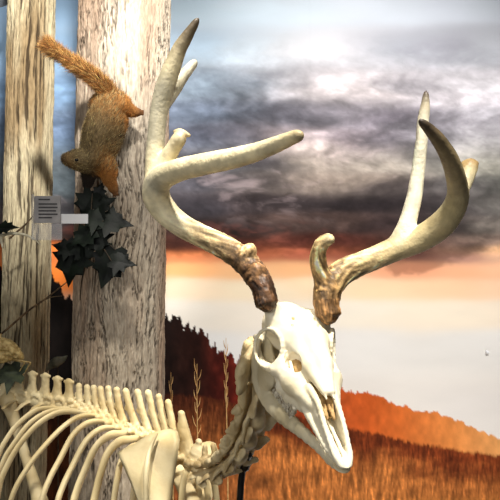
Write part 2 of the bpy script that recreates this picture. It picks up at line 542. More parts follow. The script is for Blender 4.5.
    L.new(at.outputs['Color'], mx.inputs['A']); L.new(mr.outputs['Result'], mx.inputs['B'])
    L.new(mx.outputs['Result'], bs.inputs['Base Color'])
    bs.inputs['Roughness'].default_value = 0.7
    bs.inputs['Specular IOR Level'].default_value = 0.1
    o = make('landscape_mural', V, Fq, m, smooth=False, colors=C, loc=(0, MY, 0))
    tag(o, 'printed wall mural of a storm sky over dark trees and orange grassland', 'mural')


paint_mural()
v, f = tube([W(487, 352, MY) + [0, -0.001, 0], W(487, 352, MY) + [0, -0.006, 0]], [0.007, 0.006], 14, 2)
tag(make('wall_pin', v, f, M['screw']), 'small white round pin head on the pale sky of the mural', 'pin')


# ------------------------------------------------------------------ tree trunks
def plate0(C, seed):
    return fbm(C * [30, 30, 9], 3, seed + 81)


def trunk(name, label, pts, r0, seed, style, mat):
    """pts: (px at top, px at bottom) of the axis; the bark is cut into the surface"""
    d, xt, xb, yt, yb = pts
    top = W(xt, yt, d); bot = W(xb, yb, d)
    z1, z0 = 2.72, 0.0
    nth, nz = 420, 1000
    th = np.arange(nth) / nth * 2 * math.pi
    zz = np.linspace(z0, z1, nz)
    TH, ZZ = np.meshgrid(th, zz)
    th_, z_ = TH.ravel(), ZZ.ravel()
    ax = bot[0] + (top[0] - bot[0]) * (z_ - bot[2]) / (top[2] - bot[2])
    lob = 1 + 0.03 * np.sin(th_ * 3 + seed + z_ * 0.8) + 0.02 * np.sin(th_ * 5 + z_ * 1.7 + seed * 2)
    flare = 1 + 0.35 * np.exp(-z_ / 0.18)
    C = np.c_[np.cos(th_) * r0, np.sin(th_) * r0, z_]
    if style == 'ash':
        sw = fbm(C * [9, 9, 5], 3, seed + 40) * 0.02
        Q = np.c_[(C[:, 0] + sw) * 105, (C[:, 1] + sw) * 105, C[:, 2] * 10]
        n = fbm(Q, 4, seed, 0.55)
        Q2 = np.c_[(C[:, 0] + sw) * 230, (C[:, 1] + sw) * 230, C[:, 2] * 40]
        n2 = fbm(Q2, 3, seed + 9, 0.6)
        crack = (1 - smoothstep(0.0, 0.13, np.abs(n + 0.3 * n2))) * smoothstep(-0.4, 0.15, fbm(C * [40, 40, 12], 3, seed + 60))
        ridge = fbm((C + sw[:, None]) * [56, 56, 3.2], 3, seed + 70)
        crack = np.maximum(crack, 0.9 * (1 - smoothstep(0.0, 0.09, np.abs(ridge + 0.15 * n2))) * smoothstep(-0.3, 0.1, plate0(C, seed)))
        plate = fbm(C * [30, 30, 22], 3, seed + 5)
        disp = -0.0045 * crack + 0.002 * plate + 0.0015 * n2 + 0.0035 * ridge
        hue = smoothstep(-0.25, 0.35, fbm(C * [13, 13, 1.4], 3, seed + 21))
        ca, cb, cc = lin((202, 188, 166)), lin((174, 148, 124)), lin((40, 28, 20))
    else:
        sw = fbm(C * [12, 12, 3], 3, seed + 40) * 0.012
        Q = np.c_[(C[:, 0] + sw) * 150, (C[:, 1] + sw) * 150, C[:, 2] * 7]
        n = fbm(Q, 4, seed, 0.6)
        Q2 = np.c_[(C[:, 0] + sw) * 240, (C[:, 1] + sw) * 240, C[:, 2] * 18]
        n2 = fbm(Q2, 3, seed + 9, 0.6)
        crack = smoothstep(0.02, 0.32, -(n + 0.5 * n2))
        disp = 0.005 * n + 0.002 * n2 - 0.003 * crack
        hue = smoothstep(-0.2, 0.4, fbm(C * [22, 22, 3], 3, seed + 21))
        ca, cb, cc = lin((196, 182, 148)), lin((150, 128, 94)), lin((52, 40, 28))
    r = r0 * lob * flare + disp
    V = np.c_[ax + np.cos(th_) * r, d + np.sin(th_) * r, z_]
    col = ca[None] * (1 - hue)[:, None] + cb[None] * hue[:, None]
    col = col * np.exp(n2 * 0.35)[:, None]
    col = col * (1 - crack * 0.85)[:, None] + cc[None] * (crack * 0.85)[:, None]
    i = np.arange(nth * nz).reshape(nz, nth)
    j = np.roll(i, -1, axis=1)
    Fq = np.stack([i[:-1].ravel(), j[:-1].ravel(), j[1:].ravel(), i[1:].ravel()], 1)
    col = col * 0.80
    o = make(name, V, Fq, mat, colors=col, loc=(float(bot[0]), d, 0))
    tag(o, label, 'tree trunk')
    return o


M['bark'] = noise_mat('grey_bark', (0.72, 0.70, 0.68), (1, 1, 1), 260, 0.9, 0.5, 420, stretch=(1, 1, 0.25), attr=True, spec=0.15)
TD = 1.36
trunk('tree_trunk', 'thick pale grey trunk with cracked bark that the squirrel climbs', (TD, 127, 119, 0, 385), 0.108, 3, 'ash', M['bark'])
trunk('tree_trunk', 'thinner tan trunk with stringy bark behind the label card', (1.52, 31, 24, 0, 385), 0.060, 11, 'cedar', M['bark'])

# ------------------------------------------------------------------ the deer skeleton
DEER = thing('deer_skeleton', 'mounted whole deer skeleton with antlered skull turned to the viewer', 'skeleton', (-0.25, 1.12, 0.0))

# the skull's own frame, in metres: x to the nose, y to the deer's left, z up
SR = np.array([[0.2445, 0.9581, 0.1493], [-0.9016, 0.2813, -0.3287], [-0.3569, -0.0543, 0.9326]])
SR = np.linalg.svd(SR)[0] @ np.linalg.svd(SR)[2]
ST = np.array([0.0703, 0.7522, CAMZ - 0.1455])


def S(P):
    """skull frame in centimetres -> world"""
    P = np.array(np.atleast_2d(P), float) * 0.01
    P[:, 0] = np.where(P[:, 0] > 0, P[:, 0] * 0.912, P[:, 0])
    return P @ SR.T + ST


def build_skull():
    g = Field((-13.5, -7, -7), (19.5, 7, 7.5), 0.14)
    g.ell((-7.2, 0, 0.9), (4.6, 3.5, 3.3), 0.3)                       # braincase
    g.ell((-2.6, 0, 2.0), (4.6, 4.6, 2.7), 1.2)                       # frontal
    g.ell((-3.6, 0, 3.0), (3.0, 4.3, 2.2), 1.0)
    g.ell((-3.6, 0, 3.9), (2.0, 4.3, 1.4), 0.8)
    g.chain([(0.5, 1.3, 2.6), (5, 0.95, 1.8), (9.8, 0.5, 0.8)], [1.55, 1.1, 0.42], 0.9, mir=True)   # nasals
    g.chain([(0.5, 2.5, -0.4), (4.5, 2.2, -0.8), (9.0, 1.35, -1.3)], [2.0, 1.75, 0.95], 0.9, mir=True)  # maxilla
    g.chain([(-0.5, 2.7, -2.6), (2, 2.75, -3.3), (4.5, 2.5, -3.3), (7.8, 1.9, -2.7)], [0.75, 0.8, 0.75, 0.6], 0.6, mir=True)     # tooth ridge
    g.cap((2, 0, -1.6), (9, 0, -2.0), 1.3, 0.8, 0.6)                  # palate
    g.ell((-9.5, 0, -0.2), (2.2, 2.9, 2.4), 0.8)                      # occiput
    g.ell((-11.2, 1.15, -1.2), (0.9, 0.8, 0.95), 0.3, mir=True)       # condyles
    g.cap((-8.5, 2.6, -1.4), (-8.6, 2.7, -3.6), 0.8, 0.4, 0.4, mir=True)
    g.ell((-7.2, 2.2, -2.2), (1.3, 0.8, 1.0), 0.3, mir=True)
    g.chain([(0.0, 2.3, -2.0), (-2.2, 1.9, -2.6), (-5.0, 1.5, -2.0)], [1.2, 1.1, 0.9], 0.5, mir=True)
    g.cap((-6.5, 3.0, 0.2), (-5.2, 4.5, -0.6), 0.7, 0.5, 0.5, mir=True)
    # eye sockets and the hollows before them
    g.cap((-1.2, 5.6, 0.95), (-0.8, 2.7, 0.5), 2.4, 1.85, 0.12, sub=True, mir=True)
    g.ell((-4.6, 4.6, 0.0), (1.9, 1.5, 1.5), 0.4, sub=True, mir=True)
    g.ell((3.6, 2.5, 1.45), (1.9, 1.5, 1.05), 0.12, sub=True, mir=True)
    g.cap((2.6, 2.6, 0.9), (4.4, 1.9, 0.5), 0.8, 0.6, 0.12, sub=True, mir=True)
    g.ell((-1.0, 1.9, 4.6), (0.32, 0.22, 0.6), 0.1, sub=True, mir=True)
    g.ell((-2.0, 1.55, 4.9), (0.26, 0.2, 0.7), 0.1, sub=True, mir=True)
    # nose opening
    g.cap((8.4, 0, -0.55), (19, 0, -1.2), 1.0, 1.3, 0.1, sub=True)
    g.cap((9.4, 0, -1.2), (17, 0, -3.2), 0.62, 0.45, 0.1, sub=True)
    # nasal tips, premaxillae
    g.chain([(8.5, 0.45, 0.95), (10.8, 0.5, 0.5)], [0.36, 0.12], 0.15, mir=True)
    g.chain([(7.5, 1.6, 0.1), (10.2, 1.25, -0.35), (13.5, 1.2, -1.6), (16.5, 0.95, -2.95), (18.0, 0.45, -3.45)], [0.5, 0.34, 0.28, 0.3, 0.28], 0.25, mir=True, smooth=4)
    g.chain([(8.0, 1.65, -2.1), (11, 1.4, -2.9), (14.5, 1.25, -3.3), (17.6, 0.55, -3.6)], [0.8, 0.5, 0.34, 0.3], 0.3, mir=True, smooth=4)
    g.chain([(8.0, 0.42, -2.1), (12, 0.34, -2.7), (17.4, 0.3, -3.45)], [0.42, 0.24, 0.26], 0.15, mir=True)
    g.chain([(8, 1.45, -1.0), (11, 1.32, -1.7), (14, 1.22, -2.5), (16, 1.05, -3.1)], [1.1, 0.85, 0.6, 0.35], 0.25, flat=((0.05, 1, 0), 3.2), mir=True)
    g.ell((17.7, 0, -3.55), (0.8, 0.85, 0.22), 0.2)
    # socket rims, cheek arches
    n = np.array([0.42, 0.86, 0.22]); n /= np.linalg.norm(n)
    u = np.array([0, 0, 1.0]) - n * n[2]; u /= np.linalg.norm(u)
    w = np.cross(u, n)
    c = np.array([-1.05, 4.7, 0.95])
    ring = [c + 2.45 * (math.cos(a) * u * 1.05 + math.sin(a) * w) for a in np.linspace(0, 2 * math.pi, 25)]
    g.chain(ring, [0.22] * 25, 0.22, mir=True)
    g.chain([(1.2, 4.0, -1.2), (-1.6, 4.75, -1.75), (-4.5, 4.9, -1.2), (-6.6, 4.3, -0.6)], [0.65, 0.42, 0.4, 0.6], 0.35, mir=True, smooth=3)
    g.chain([(2.6, 3.4, -0.6), (1.2, 3.9, -1.0), (0.6, 3.6, -0.4)], [0.9, 0.75, 0.5], 0.4, mir=True)
    # thin bone bridging the hollow before the eye
    g.cap((1.7, 3.2, 2.1), (2.6, 3.5, -0.5), 0.15, 0.2, 0.12, mir=True)
    g.cap((2.6, 2.7, 0.9), (4.4, 2.6, 0.1), 0.22, 0.2, 0.15, mir=True)
    # antler pedicles
    g.chain([(-3.6, 3.1, 3.6), (-4.2, 4.0, 5.4)], [1.45, 1.15], 0.7, mir=True)
    V, Fq = g.mesh()
    N = normals(V, Fq)
    V = V + N * (fbm(V * 1.4, 3, 2) * 0.045)[:, None]
    return V, Fq


sv, sf = build_skull()
SKULL = make('skull', S(sv), sf, M['skull'], DEER)


def build_turbinates():
    g = Field((1, -4, -4), (17, 4, 3), 0.12)
    g.chain([(6.5, 0.5, -0.3), (9.5, 0.5, -0.7), (12, 0.42, -1.5)], [0.6, 0.5, 0.2], 0.2, mir=True)
    g.chain([(7, 0.55, -1.3), (11, 0.5, -1.9)], [0.5, 0.25], 0.2, mir=True)
    g.chain([(2.2, 1.6, 0.4), (3.6, 1.75, 0.5), (5, 1.5, 0.2)], [0.7, 0.6, 0.5], 0.2, mir=True)
    V, Fq = g.mesh()
    return V + normals(V, Fq) * (fbm(V * 4, 3, 2) * 0.12)[:, None], Fq


M['turb'] = noise_mat('nose_bone', srgb(150, 112, 64), srgb(206, 172, 116), 60, 0.7, 0.3, 200)
tv, tf = build_turbinates()
tag(make('nasal_turbinate', S(tv), tf, M['turb'], SKULL), 'brown scrolls of bone inside the nose')


def build_mandible():
    g = Field((-10, -6, -10.5), (20, 6, 3), 0.14)
    fl = ((0.05, 1, 0.05), 1.9)
    g.chain([(-6.4, 3.3, -7.4), (-2, 3.2, -7.5), (3, 2.7, -6.9), (8, 1.7, -5.9), (12.5, 0.9, -5.2), (16.2, 0.6, -4.65)], [1.5, 1.35, 1.1, 0.85, 0.62, 0.55], 0.5, flat=fl, mir=True, smooth=3)
    g.chain([(-6.2, 3.5, -6.3), (-6.4, 3.9, -3.4), (-6.6, 4.0, -0.9)], [1.9, 1.5, 0.8], 0.6, flat=((0.1, 1, 0), 2.6), mir=True, smooth=3)
    g.chain([(-3.2, 3.5, -5.0), (-2.0, 3.6, -2.7), (-4.6, 3.9, 1.0)], [2.1, 1.8, 0.5], 0.5, flat=((0.1, 1, 0), 2.6), mir=True, smooth=3)
    g.ell((-6.7, 4.0, -0.6), (0.6, 1.1, 0.5), 0.3, mir=True)
    g.chain([(-2.5, 2.9, -6.8), (3, 2.6, -6.3), (6.6, 2.0, -5.6)], [0.6, 0.55, 0.45], 0.4, mir=True)
    g.ell((15.6, 0, -4.7), (1.9, 0.8, 0.42), 0.3)
    g.ell((17.2, 0, -4.35), (1.1, 1.0, 0.22), 0.25)
    g.ell((11.4, 1.5, -4.7), (0.5, 0.3, 0.25), 0.1, sub=True, mir=True)
    V, Fq = g.mesh()
    return V + normals(V, Fq) * (fbm(V * 1.3, 3, 6) * 0.05)[:, None], Fq


mv, mf = build_mandible()
MAND = make('mandible', S(mv), mf, M['mandible'], SKULL)


def tooth(x, y, z, r, h, up):
    g = Field((x - 1.2, y - 1.0, z - 1.6), (x + 1.2, y + 1.0, z + 1.6), 0.09)
    for k in (-0.5, 0.5):
        g.cap((x + k * r, y, z), (x + k * r, y, z + up * h), r * 0.62, r * 0.42, 0.1)
        g.cap((x + k * r, y + 0.22, z + up * h * 0.7), (x + k * r, y + 0.2, z + up * h * 1.2), 0.2, 0.07, 0.06)
        g.cap((x + k * r, y - 0.22, z + up * h * 0.7), (x + k * r, y - 0.2, z + up * h * 1.2), 0.2, 0.07, 0.06)
    return g.mesh()


for sy in (-1, 1):
    for i in range(6):
        x = 0.0 + i * 1.3
        yu = 2.85 - 0.10 * max(0, i - 3)
        v, f = tooth(x, sy * yu * 0.97, -3.75 + 0.12 * max(0, i - 2), 0.62, 0.8, -1)
        make('cheek_tooth', S(v), f, M['tooth'], SKULL)
        v, f = tooth(x - 1.0, sy * (2.75 - 0.09 * i), -6.1 + 0.14 * i, 0.60, 0.75, 1)
        make('cheek_tooth', S(v), f, M['tooth'], SKULL)


# ---- antlers
def antler(runs, cols, seed, base, label, pearl_r):
    """runs: list of (points (px, py, depth, radius in px)); cols: list of per-point (r, g, b)"""
    allp = []
    for run in runs:
        for p in run: allp.append(W(p[0], p[1], p[2]))
    allp = np.array(allp)
    g = Field(allp.min(0) - 0.03, allp.max(0) + 0.03, 0.0019)
    SP, SC, ST_, SA = [], [], [], []
    for run, cl in zip(runs, cols):
        pts = [W(p[0], p[1], p[2]) for p in run]
        rad = [p[3] * p[2] / F for p in run]
        Pd, Rd = spline(pts, rad, 6)
        for i in range(len(Pd) - 1):
            g.cap(Pd[i], Pd[i + 1], Rd[i], Rd[i + 1], 0.0015 if len(run) == 3 and run[0][3] < 3.5 else 0.006)
        t = np.linspace(0, len(run) - 1, len(Pd))
        c = lin(np.array(cl, float))
        Tn = np.gradient(np.array(Pd), axis=0); Tn /= np.linalg.norm(Tn, axis=1)[:, None]
        ST_ += list(Tn); SA += list(len(SA) * 0.013 + np.cumsum(np.r_[0, np.linalg.norm(np.diff(np.array(Pd), axis=0), axis=1)]))
        SP += list(Pd); SC += [[np.interp(q, range(len(cl)), c[:, k]) for k in range(3)] for q in t]
    # the knobbly burr ring
    b0, ax, rb = base
    ax = ax / np.linalg.norm(ax)
    e1 = np.cross(ax, [0, 0, 1.0]); e1 /= np.linalg.norm(e1); e2 = np.cross(ax, e1)
    for k in range(16):
        a = 2 * math.pi * k / 16
        rr = 0.0024 + 0.0016 * rng.random()
        p = b0 + (e1 * math.cos(a) + e2 * math.sin(a)) * (rb + 0.002 * rng.random())
        g.cap(p - ax * 0.002, p + ax * 0.004, rr, rr * 0.8, 0.002)
        SP.append(p); SC.append(list(lin(cols[0][0]))); ST_.append(ax); SA.append(k * 0.01)
    V, Fq = g.mesh()
    N = normals(V, Fq)
    SP = np.array(SP); SC = np.array(SC)
    near = np.zeros(len(V), int)
    for a in range(0, len(V), 4000):
        dd = ((V[a:a + 4000, None] - SP[None]) ** 2).sum(-1)
        near[a:a + 4000] = dd.argmin(1)
    C = SC[near]
    db = np.linalg.norm(V - b0, axis=1)
    rough = 1 - smoothstep(pearl_r * 0.45, pearl_r, db)
    ST_ = np.array(ST_); SA = np.array(SA)
    rel = V - SP[near]; alo = (rel * ST_[near]).sum(1)
    perp = rel - ST_[near] * alo[:, None]
    QL = np.c_[perp * 260 + (SA[near] + alo)[:, None] * [48, 31, 22]]
    ridg = fbm(QL, 3, seed, 0.6)
    pearl = smoothstep(0.1, 0.6, fbm(V * 210, 2, seed + 3))
    lng = fbm(QL * 0.55, 3, seed + 50)
    V = V + N * (rough * (ridg * 0.0014 + pearl * 0.0006 + lng * 0.0012) + (1 - rough) * fbm(V * 60, 3, seed + 8) * 0.0005)[:, None]
    # bark-coloured grooves of the rough base, polish elsewhere
    C = C * np.exp(rough * (ridg * 2.3 + lng * 1.2 + pearl * 0.3 + 0.05) + (1 - rough) * fbm(V * [40, 40, 18], 3, seed + 30) * 0.28)[:, None]
    C = np.clip(C, 0.004, 0.9)
    return tag(make('antler', V, Fq, M['antler'], DEER, colors=C), label)


iv, tan, dkb, tip, wh = (226, 212, 172), (196, 172, 126), (96, 68, 44), (86, 72, 54), (240, 232, 206)
gry = (186, 178, 152)
right_runs = [
    [(267, 303, .747, 9), (263, 288, .752, 9.5), (254, 272, .765, 10.5), (241, 258, .775, 10.5), (222, 246, .79, 10), (200, 235, .805, 9.5), (181, 225, .815, 10), (165, 211, .82, 11), (156, 196, .815, 11.5), (159, 181, .80, 11), (176, 171, .77, 10), (200, 165, .74, 9.5), (225, 160, .71, 9), (250, 154, .68, 8), (275, 145, .65, 6.5), (292, 138, .63, 4.5), (300, 135.5, .622, 2.5)],
    [(157, 186, .81, 10), (155, 165, .81, 8), (156, 140, .812, 7.5), (159, 112, .81, 7.5), (165, 88, .805, 8), (172, 68, .80, 7), (179, 50, .795, 5.5), (188, 35, .79, 3.8), (198, 19, .785, 1.2)],
    [(162, 106, .815, 6), (172, 92, .83, 5.5), (181, 79, .84, 4.5), (189, 69, .85, 3.2), (195, 62, .855, 1.8)],
    [(158, 178, .805, 9), (166, 161, .80, 6.5), (172, 150, .795, 5.4), (177, 142, .79, 4.8), (180, 137.5, .788, 4.6)],
    [(174.5, 131.5, .79, 1.8), (181, 131.5, .788, 2.6), (189, 135.5, .786, 1.8)],
    [(243, 262, .772, 9), (247, 255, .768, 6.5), (250, 249, .764, 4.6)],
    [(254, 274, .76, 9), (257, 270, .752, 5)],
]
right_cols = [
    [(70, 48, 30), (74, 50, 32), (88, 62, 40), (120, 92, 62), (168, 142, 102), (198, 174, 130), iv, iv, iv, gry, iv, iv, iv, iv, iv, (206, 190, 150), (176, 158, 120)],
    [iv, iv, gry, gry, gry, iv, (170, 156, 124), (110, 96, 72), tip],
    [gry, gry, (214, 204, 176), wh, wh],
    [iv, iv, iv, (206, 192, 156), (220, 206, 168)],
    [(196, 180, 140), (206, 190, 150), (180, 160, 120)],
    [(118, 88, 58), (150, 118, 80), (176, 144, 100)],
    [(96, 68, 44), (120, 88, 58)],
]
left_runs = [
    [(328, 315, .763, 9.5), (326, 300, .765, 10.5), (329, 286, .77, 12), (341, 273, .775, 11), (357, 265, .78, 10), (377, 257, .785, 10), (400, 247, .785, 10.5), (420, 239, .78, 11), (440, 226, .765, 11.5), (453, 210, .745, 9.8), (458, 195, .725, 8.6), (456, 178, .70, 7.6), (450.5, 161, .68, 6.6), (441.5, 144.5, .665, 5.2), (431, 131, .655, 3.6), (420, 120.5, .645, 1.3)],
    [(398, 246, .785, 9), (407, 224, .79, 7.2), (414, 198, .795, 6.1), (418, 172, .80, 5.2), (421, 146, .80, 4.7), (423, 122, .80, 4.0), (425, 107, .80, 2.8), (426, 92, .80, 1.1)],
    [(450, 214, .755, 9), (458, 196, .775, 7), (465, 180, .79, 6.2), (468.5, 170, .795, 5.6), (470, 166, .797, 5.2)],
    [(463, 163, .797, 2), (470.5, 161.5, .797, 2.8), (477, 163.5, .797, 2)],
    [(327, 288, .768, 9), (320, 270, .762, 6.5), (318, 257, .756, 5.8), (320, 247, .75, 4.8), (325, 241, .745, 4.2), (330, 239, .742, 3.2)],
]
left_cols = [
    [(120, 88, 54), (136, 104, 66), (156, 124, 82), (178, 148, 102), (196, 168, 120), (206, 182, 134), (216, 196, 148), (204, 186, 140), (190, 172, 128), (184, 170, 128), (176, 162, 122), (160, 144, 106), (134, 118, 86), (104, 90, 64), (86, 72, 52), (70, 58, 44)],
    [(220, 204, 160), wh, wh, wh, wh, wh, (190, 178, 150), (84, 70, 60)],
    [(206, 188, 144), (222, 206, 164), iv, (216, 196, 150), (190, 160, 110)],
    [(190, 160, 110), (176, 146, 98), (190, 160, 110)],
    [(150, 116, 74), (170, 136, 90), (188, 156, 106), (196, 166, 116), (206, 178, 128), (220, 196, 150)],
]
pR = S((-4.2, -3.4, 6.1))[0]; pL = S((-4.2, 3.4, 6.1))[0]
antler(right_runs, right_cols, 100, (W(266, 302, .747), W(262, 286, .752) - W(267, 303, .747), 0.0125), 'antler with dark brown base and a long tine reaching forward', 0.21)
antler(left_runs, left_cols, 200, (W(328, 312, .763), W(327, 296, .766) - W(328, 315, .763), 0.0135), 'antler with tan base and a hooked dark tip', 0.15)


# ---- the spine
def frame(T, U):
    T = T / np.linalg.norm(T)
    U = U - T * (U @ T); U /= np.linalg.norm(U)
    return np.stack([T, np.cross(U, T), U], 1)      # columns: forward, deer's left, up


# (base px, base py, depth, tip of the spinous process px, py)
spx = [(-34, 393, 1.345, -32, 370), (-21, 394, 1.325, -19, 370), (-8, 395, 1.305, -6, 371), (6, 396, 1.285, 7, 371), (19, 398, 1.265, 20, 372), (32, 400, 1.245, 33, 373), (45, 402, 1.225, 46, 375), (57, 404, 1.205, 58, 378), (69, 406, 1.185, 69, 381)]
thx = [(80, 409, 1.165, 78, 384.5), (89, 412, 1.15, 85.5, 386), (97, 415, 1.135, 91, 387), (105, 419, 1.12, 97, 388), (114, 424, 1.105, 104, 388), (123, 429, 1.09, 113, 389), (136, 433, 1.075, 121, 391), (148, 437, 1.06, 132, 392), (159, 441.5, 1.045, 141, 393), (168, 446.5, 1.03, 151, 397), (177, 452, 1.015, 161, 403), (186, 459, 1.0, 178, 413), (195, 465, .985, 203, 438)]
allv = spx + thx
centers = np.array([W(a, b, c) for a, b, c, _, _ in allv])
tang = np.gradient(centers, axis=0)
SIDE = None
for i, (a, b, d, tx, ty) in enumerate(allv):
    T = tang[i]
    R = frame(T, np.array([0, 0, 1.0]))
    tipw = W(tx, ty, d)
    loc = (tipw - centers[i]) @ R * 100        # in cm: forward, left, up
    L = np.linalg.norm(tang[i]) * 100
    lumbar = i < len(spx)
    H = loc[2]
    g = Field((-6.5, -6.5, -2.5), (5.5, 6.5, max(H, 3) + 2), 0.14 if lumbar else 0.15)
    g.cap((-L * 0.42, 0, -0.1), (L * 0.42, 0, -0.1), 1.15, 1.2, 0.2)
    g.cap((-L * 0.48, 0, -0.1), (-L * 0.40, 0, -0.1), 1.32, 1.32, 0.1)
    g.cap((L * 0.40, 0, -0.1), (L * 0.48, 0, -0.1), 1.32, 1.32, 0.1)
    g.cap((-0.5, 0.75, 0.7), (0.3, 0.35, 1.7), 0.42, 0.42, 0.3, mir=True)
    fx = min(max(loc[0], -5.5), 5)
    if lumbar:
        g.cap((-0.1, 0, 1.4), (fx * 0.6, 0, H * 0.62), 1.75, 1.1, 0.2, flat=((0, 1, 0), 2.2))
        g.cap((fx * 0.6, 0, H * 0.62), (fx, 0, H - 0.55), 1.1, 1.15, 0.2, flat=((0, 1, 0), 2.2))
        g.cap((fx - 1.3, 0, H - 0.22), (fx + 1.3, 0, H - 0.1), 0.34, 0.34, 0.4, flat=((0, 1, 0), 1.2))
        g.chain([(0.1, 0.9, -0.1), (0.5, 3.0, -0.35), (1.3, 5.2, -0.9)], [0.75, 0.6, 0.42], 0.3, flat=((0, 0.2, 1), 2.4), mir=True)
        for sx in (-1, 1):
            g.cap((sx * L * 0.30, 0.75, 1.35), (sx * L * 0.55, 0.8, 1.5), 0.62, 0.5, 0.25, mir=True)
    else:
        last = i - len(spx)
        wr = 0.80 if last < 11 else 1.5
        g.cap((0.0, 0, 1.4), (fx * 0.5, 0, H * 0.5), wr * 1.25, wr, 0.3, flat=((0, 1, 0), 1.7))
        g.cap((fx * 0.5, 0, H * 0.5), (fx, 0, H - 0.4), wr, 0.70 if last < 12 else 0.36, 0.2, flat=((0, 1, 0), 1.4))
        g.ell((fx * 0.55 - 0.9, 0, H * 0.55), (0.5, 0.4, 0.6), 0.25)
        g.ell((fx, 0, H - 0.4), (0.68, 0.5, 0.5), 0.25)
        g.cap((0.1, 0.8, 0.6), (0.2, 2.1, 1.0), 0.62, 0.58, 0.3, mir=True)
        g.cap((-L * 0.35, 0.5, 1.3), (-L * 0.6, 0.55, 1.6), 0.4, 0.25, 0.2, mir=True)
        g.cap((L * 0.35, 0.5, 1.2), (L * 0.55, 0.55, 1.3), 0.36, 0.25, 0.2, mir=True)
    V, Fq = g.mesh()
    V = V + normals(V, Fq) * (fbm(V * 1.5 + i * 7, 3, 4) * 0.09)[:, None]
    make('lumbar_vertebra' if lumbar else 'thoracic_vertebra', (V * 0.01) @ R.T + centers[i], Fq, M['bone'], DEER)

# neck
def RY(a):
    return np.array([[math.cos(a), 0, math.sin(a)], [0, 1, 0], [-math.sin(a), 0, math.cos(a)]])


cvx = [(206, 469, .968), (219, 467, .952), (231, 459, .936), (241, 445, .92), (249, 427, .905), (256, 404, .888), (259, 360, .868)]
occ = S((-11.0, 0, -1.0))[0]
cc = [W(*c) for c in cvx]
pad = [centers[-1]] + cc + [occ]
NS = [1.15, 1.25, 1.3, 1.35, 1.4, 1.4, 1.3]
for i, c in enumerate(cc):
    T = pad[i + 2] - pad[i]
    L = np.linalg.norm(T) * 50 / NS[i]
    up = np.array([-0.45, 0.25, 0.85]) if i > 2 else np.array([-0.1, 0.1, 1.0])
    R = frame(T, up)
    g = Field((-5, -6, -4.5), (5, 6, 5), 0.13)
    if i < 6:
        g.cap((-L * 0.5, 0, -0.35), (L * 0.5, 0, -0.35), 0.85, 0.8, 0.15)
        g.cap((-L * 0.5, 0, -0.4), (-L * 0.36, 0, -0.4), 1.15, 1.05, 0.12)
        g.cap((L * 0.42, 0, -0.4), (L * 0.55, 0, -0.4), 0.95, 0.7, 0.12)
        g.cap((-L * 0.36, 0.2, 1.3), (L * 0.36, 0.2, 1.3), 0.55, 0.5, 0.2, mir=True)
        g.chain([(L * 0.78, 1.55, 1.15), (L * 0.2, 1.25, 0.95), (-L * 0.25, 1.3, 0.95), (-L * 0.78, 1.75, 1.25)], [0.5, 0.42, 0.42, 0.5], 0.15, mir=True)
        g.cap((L * 0.8, 1.6, 1.2), (L * 0.62, 1.9, 1.5), 0.55, 0.35, 0.15, mir=True)
        g.cap((-L * 0.8, 1.75, 1.3), (-L * 0.55, 2.1, 1.2), 0.55, 0.35, 0.15, mir=True)
        g.chain([(0.2, 0.8, -0.4), (0.3, 1.7, -1.0), (L * 0.55, 2.2, -1.6)], [0.7, 0.85, 0.5], 0.15, flat=((0.15, 1, 0.6), 2.6), mir=True)
        g.chain([(0.0, 1.0, -0.3), (-L * 0.35, 2.0, -0.5), (-L * 0.8, 2.5, -0.9)], [0.6, 0.6, 0.32], 0.15, flat=((0.1, 0.4, 1), 2.2), mir=True)
        sh = [2.8, 2.4, 2.0, 1.7, 1.6, 2.3][i]
        g.cap((0, 0, 1.3), (0.3 if i < 5 else 1.4, 0, sh + 0.5), 0.55, 0.35, 0.3)
        if i == 5:
            g.cap((-2.2, 0, 1.9), (2.6, 0, 2.3), 0.75, 0.6, 0.3, flat=((0, 1, 0), 2.4))
            g.cap((L * 0.5, 0, 0), (L * 0.95, 0, 0.1), 0.7, 0.5, 0.2)
        g.cap((-L, 0, 0.75), (L, 0, 0.75), 0.42, 0.42, 0.1, sub=True)
        nm = 'cervical_vertebra'
    else:
        g.cap((-1.4, 0.0, -0.9), (1.4, 0, -0.9), 0.9, 0.9, 0.3)
        for a in np.linspace(0, 2 * math.pi, 13)[:-1]:
            g.cap((-1.6, 1.8 * math.cos(a), 1.6 * math.sin(a)), (1.6, 1.9 * math.cos(a), 1.6 * math.sin(a)), 0.62, 0.65, 0.4)
        g.chain([(1.5, 2.2, 0.0), (-0.1, 3.3, -0.2), (-2.2, 3.4, -0.6)], [1.1, 1.6, 1.1], 0.4, flat=((0, 0.25, 1), 2.2), mir=True)
        g.cap((-3, 0, 0.1), (3, 0, 0.1), 1.05, 1.05, 0.2, sub=True)
        nm = 'atlas_vertebra'
    V, Fq = g.mesh()
    V = V + normals(V, Fq) * (fbm(V * 1.6 + i * 5, 3, 4) * 0.12)[:, None]
    make(nm, (V * 0.01 * NS[i]) @ R.T + c, Fq, M['neck'], DEER)

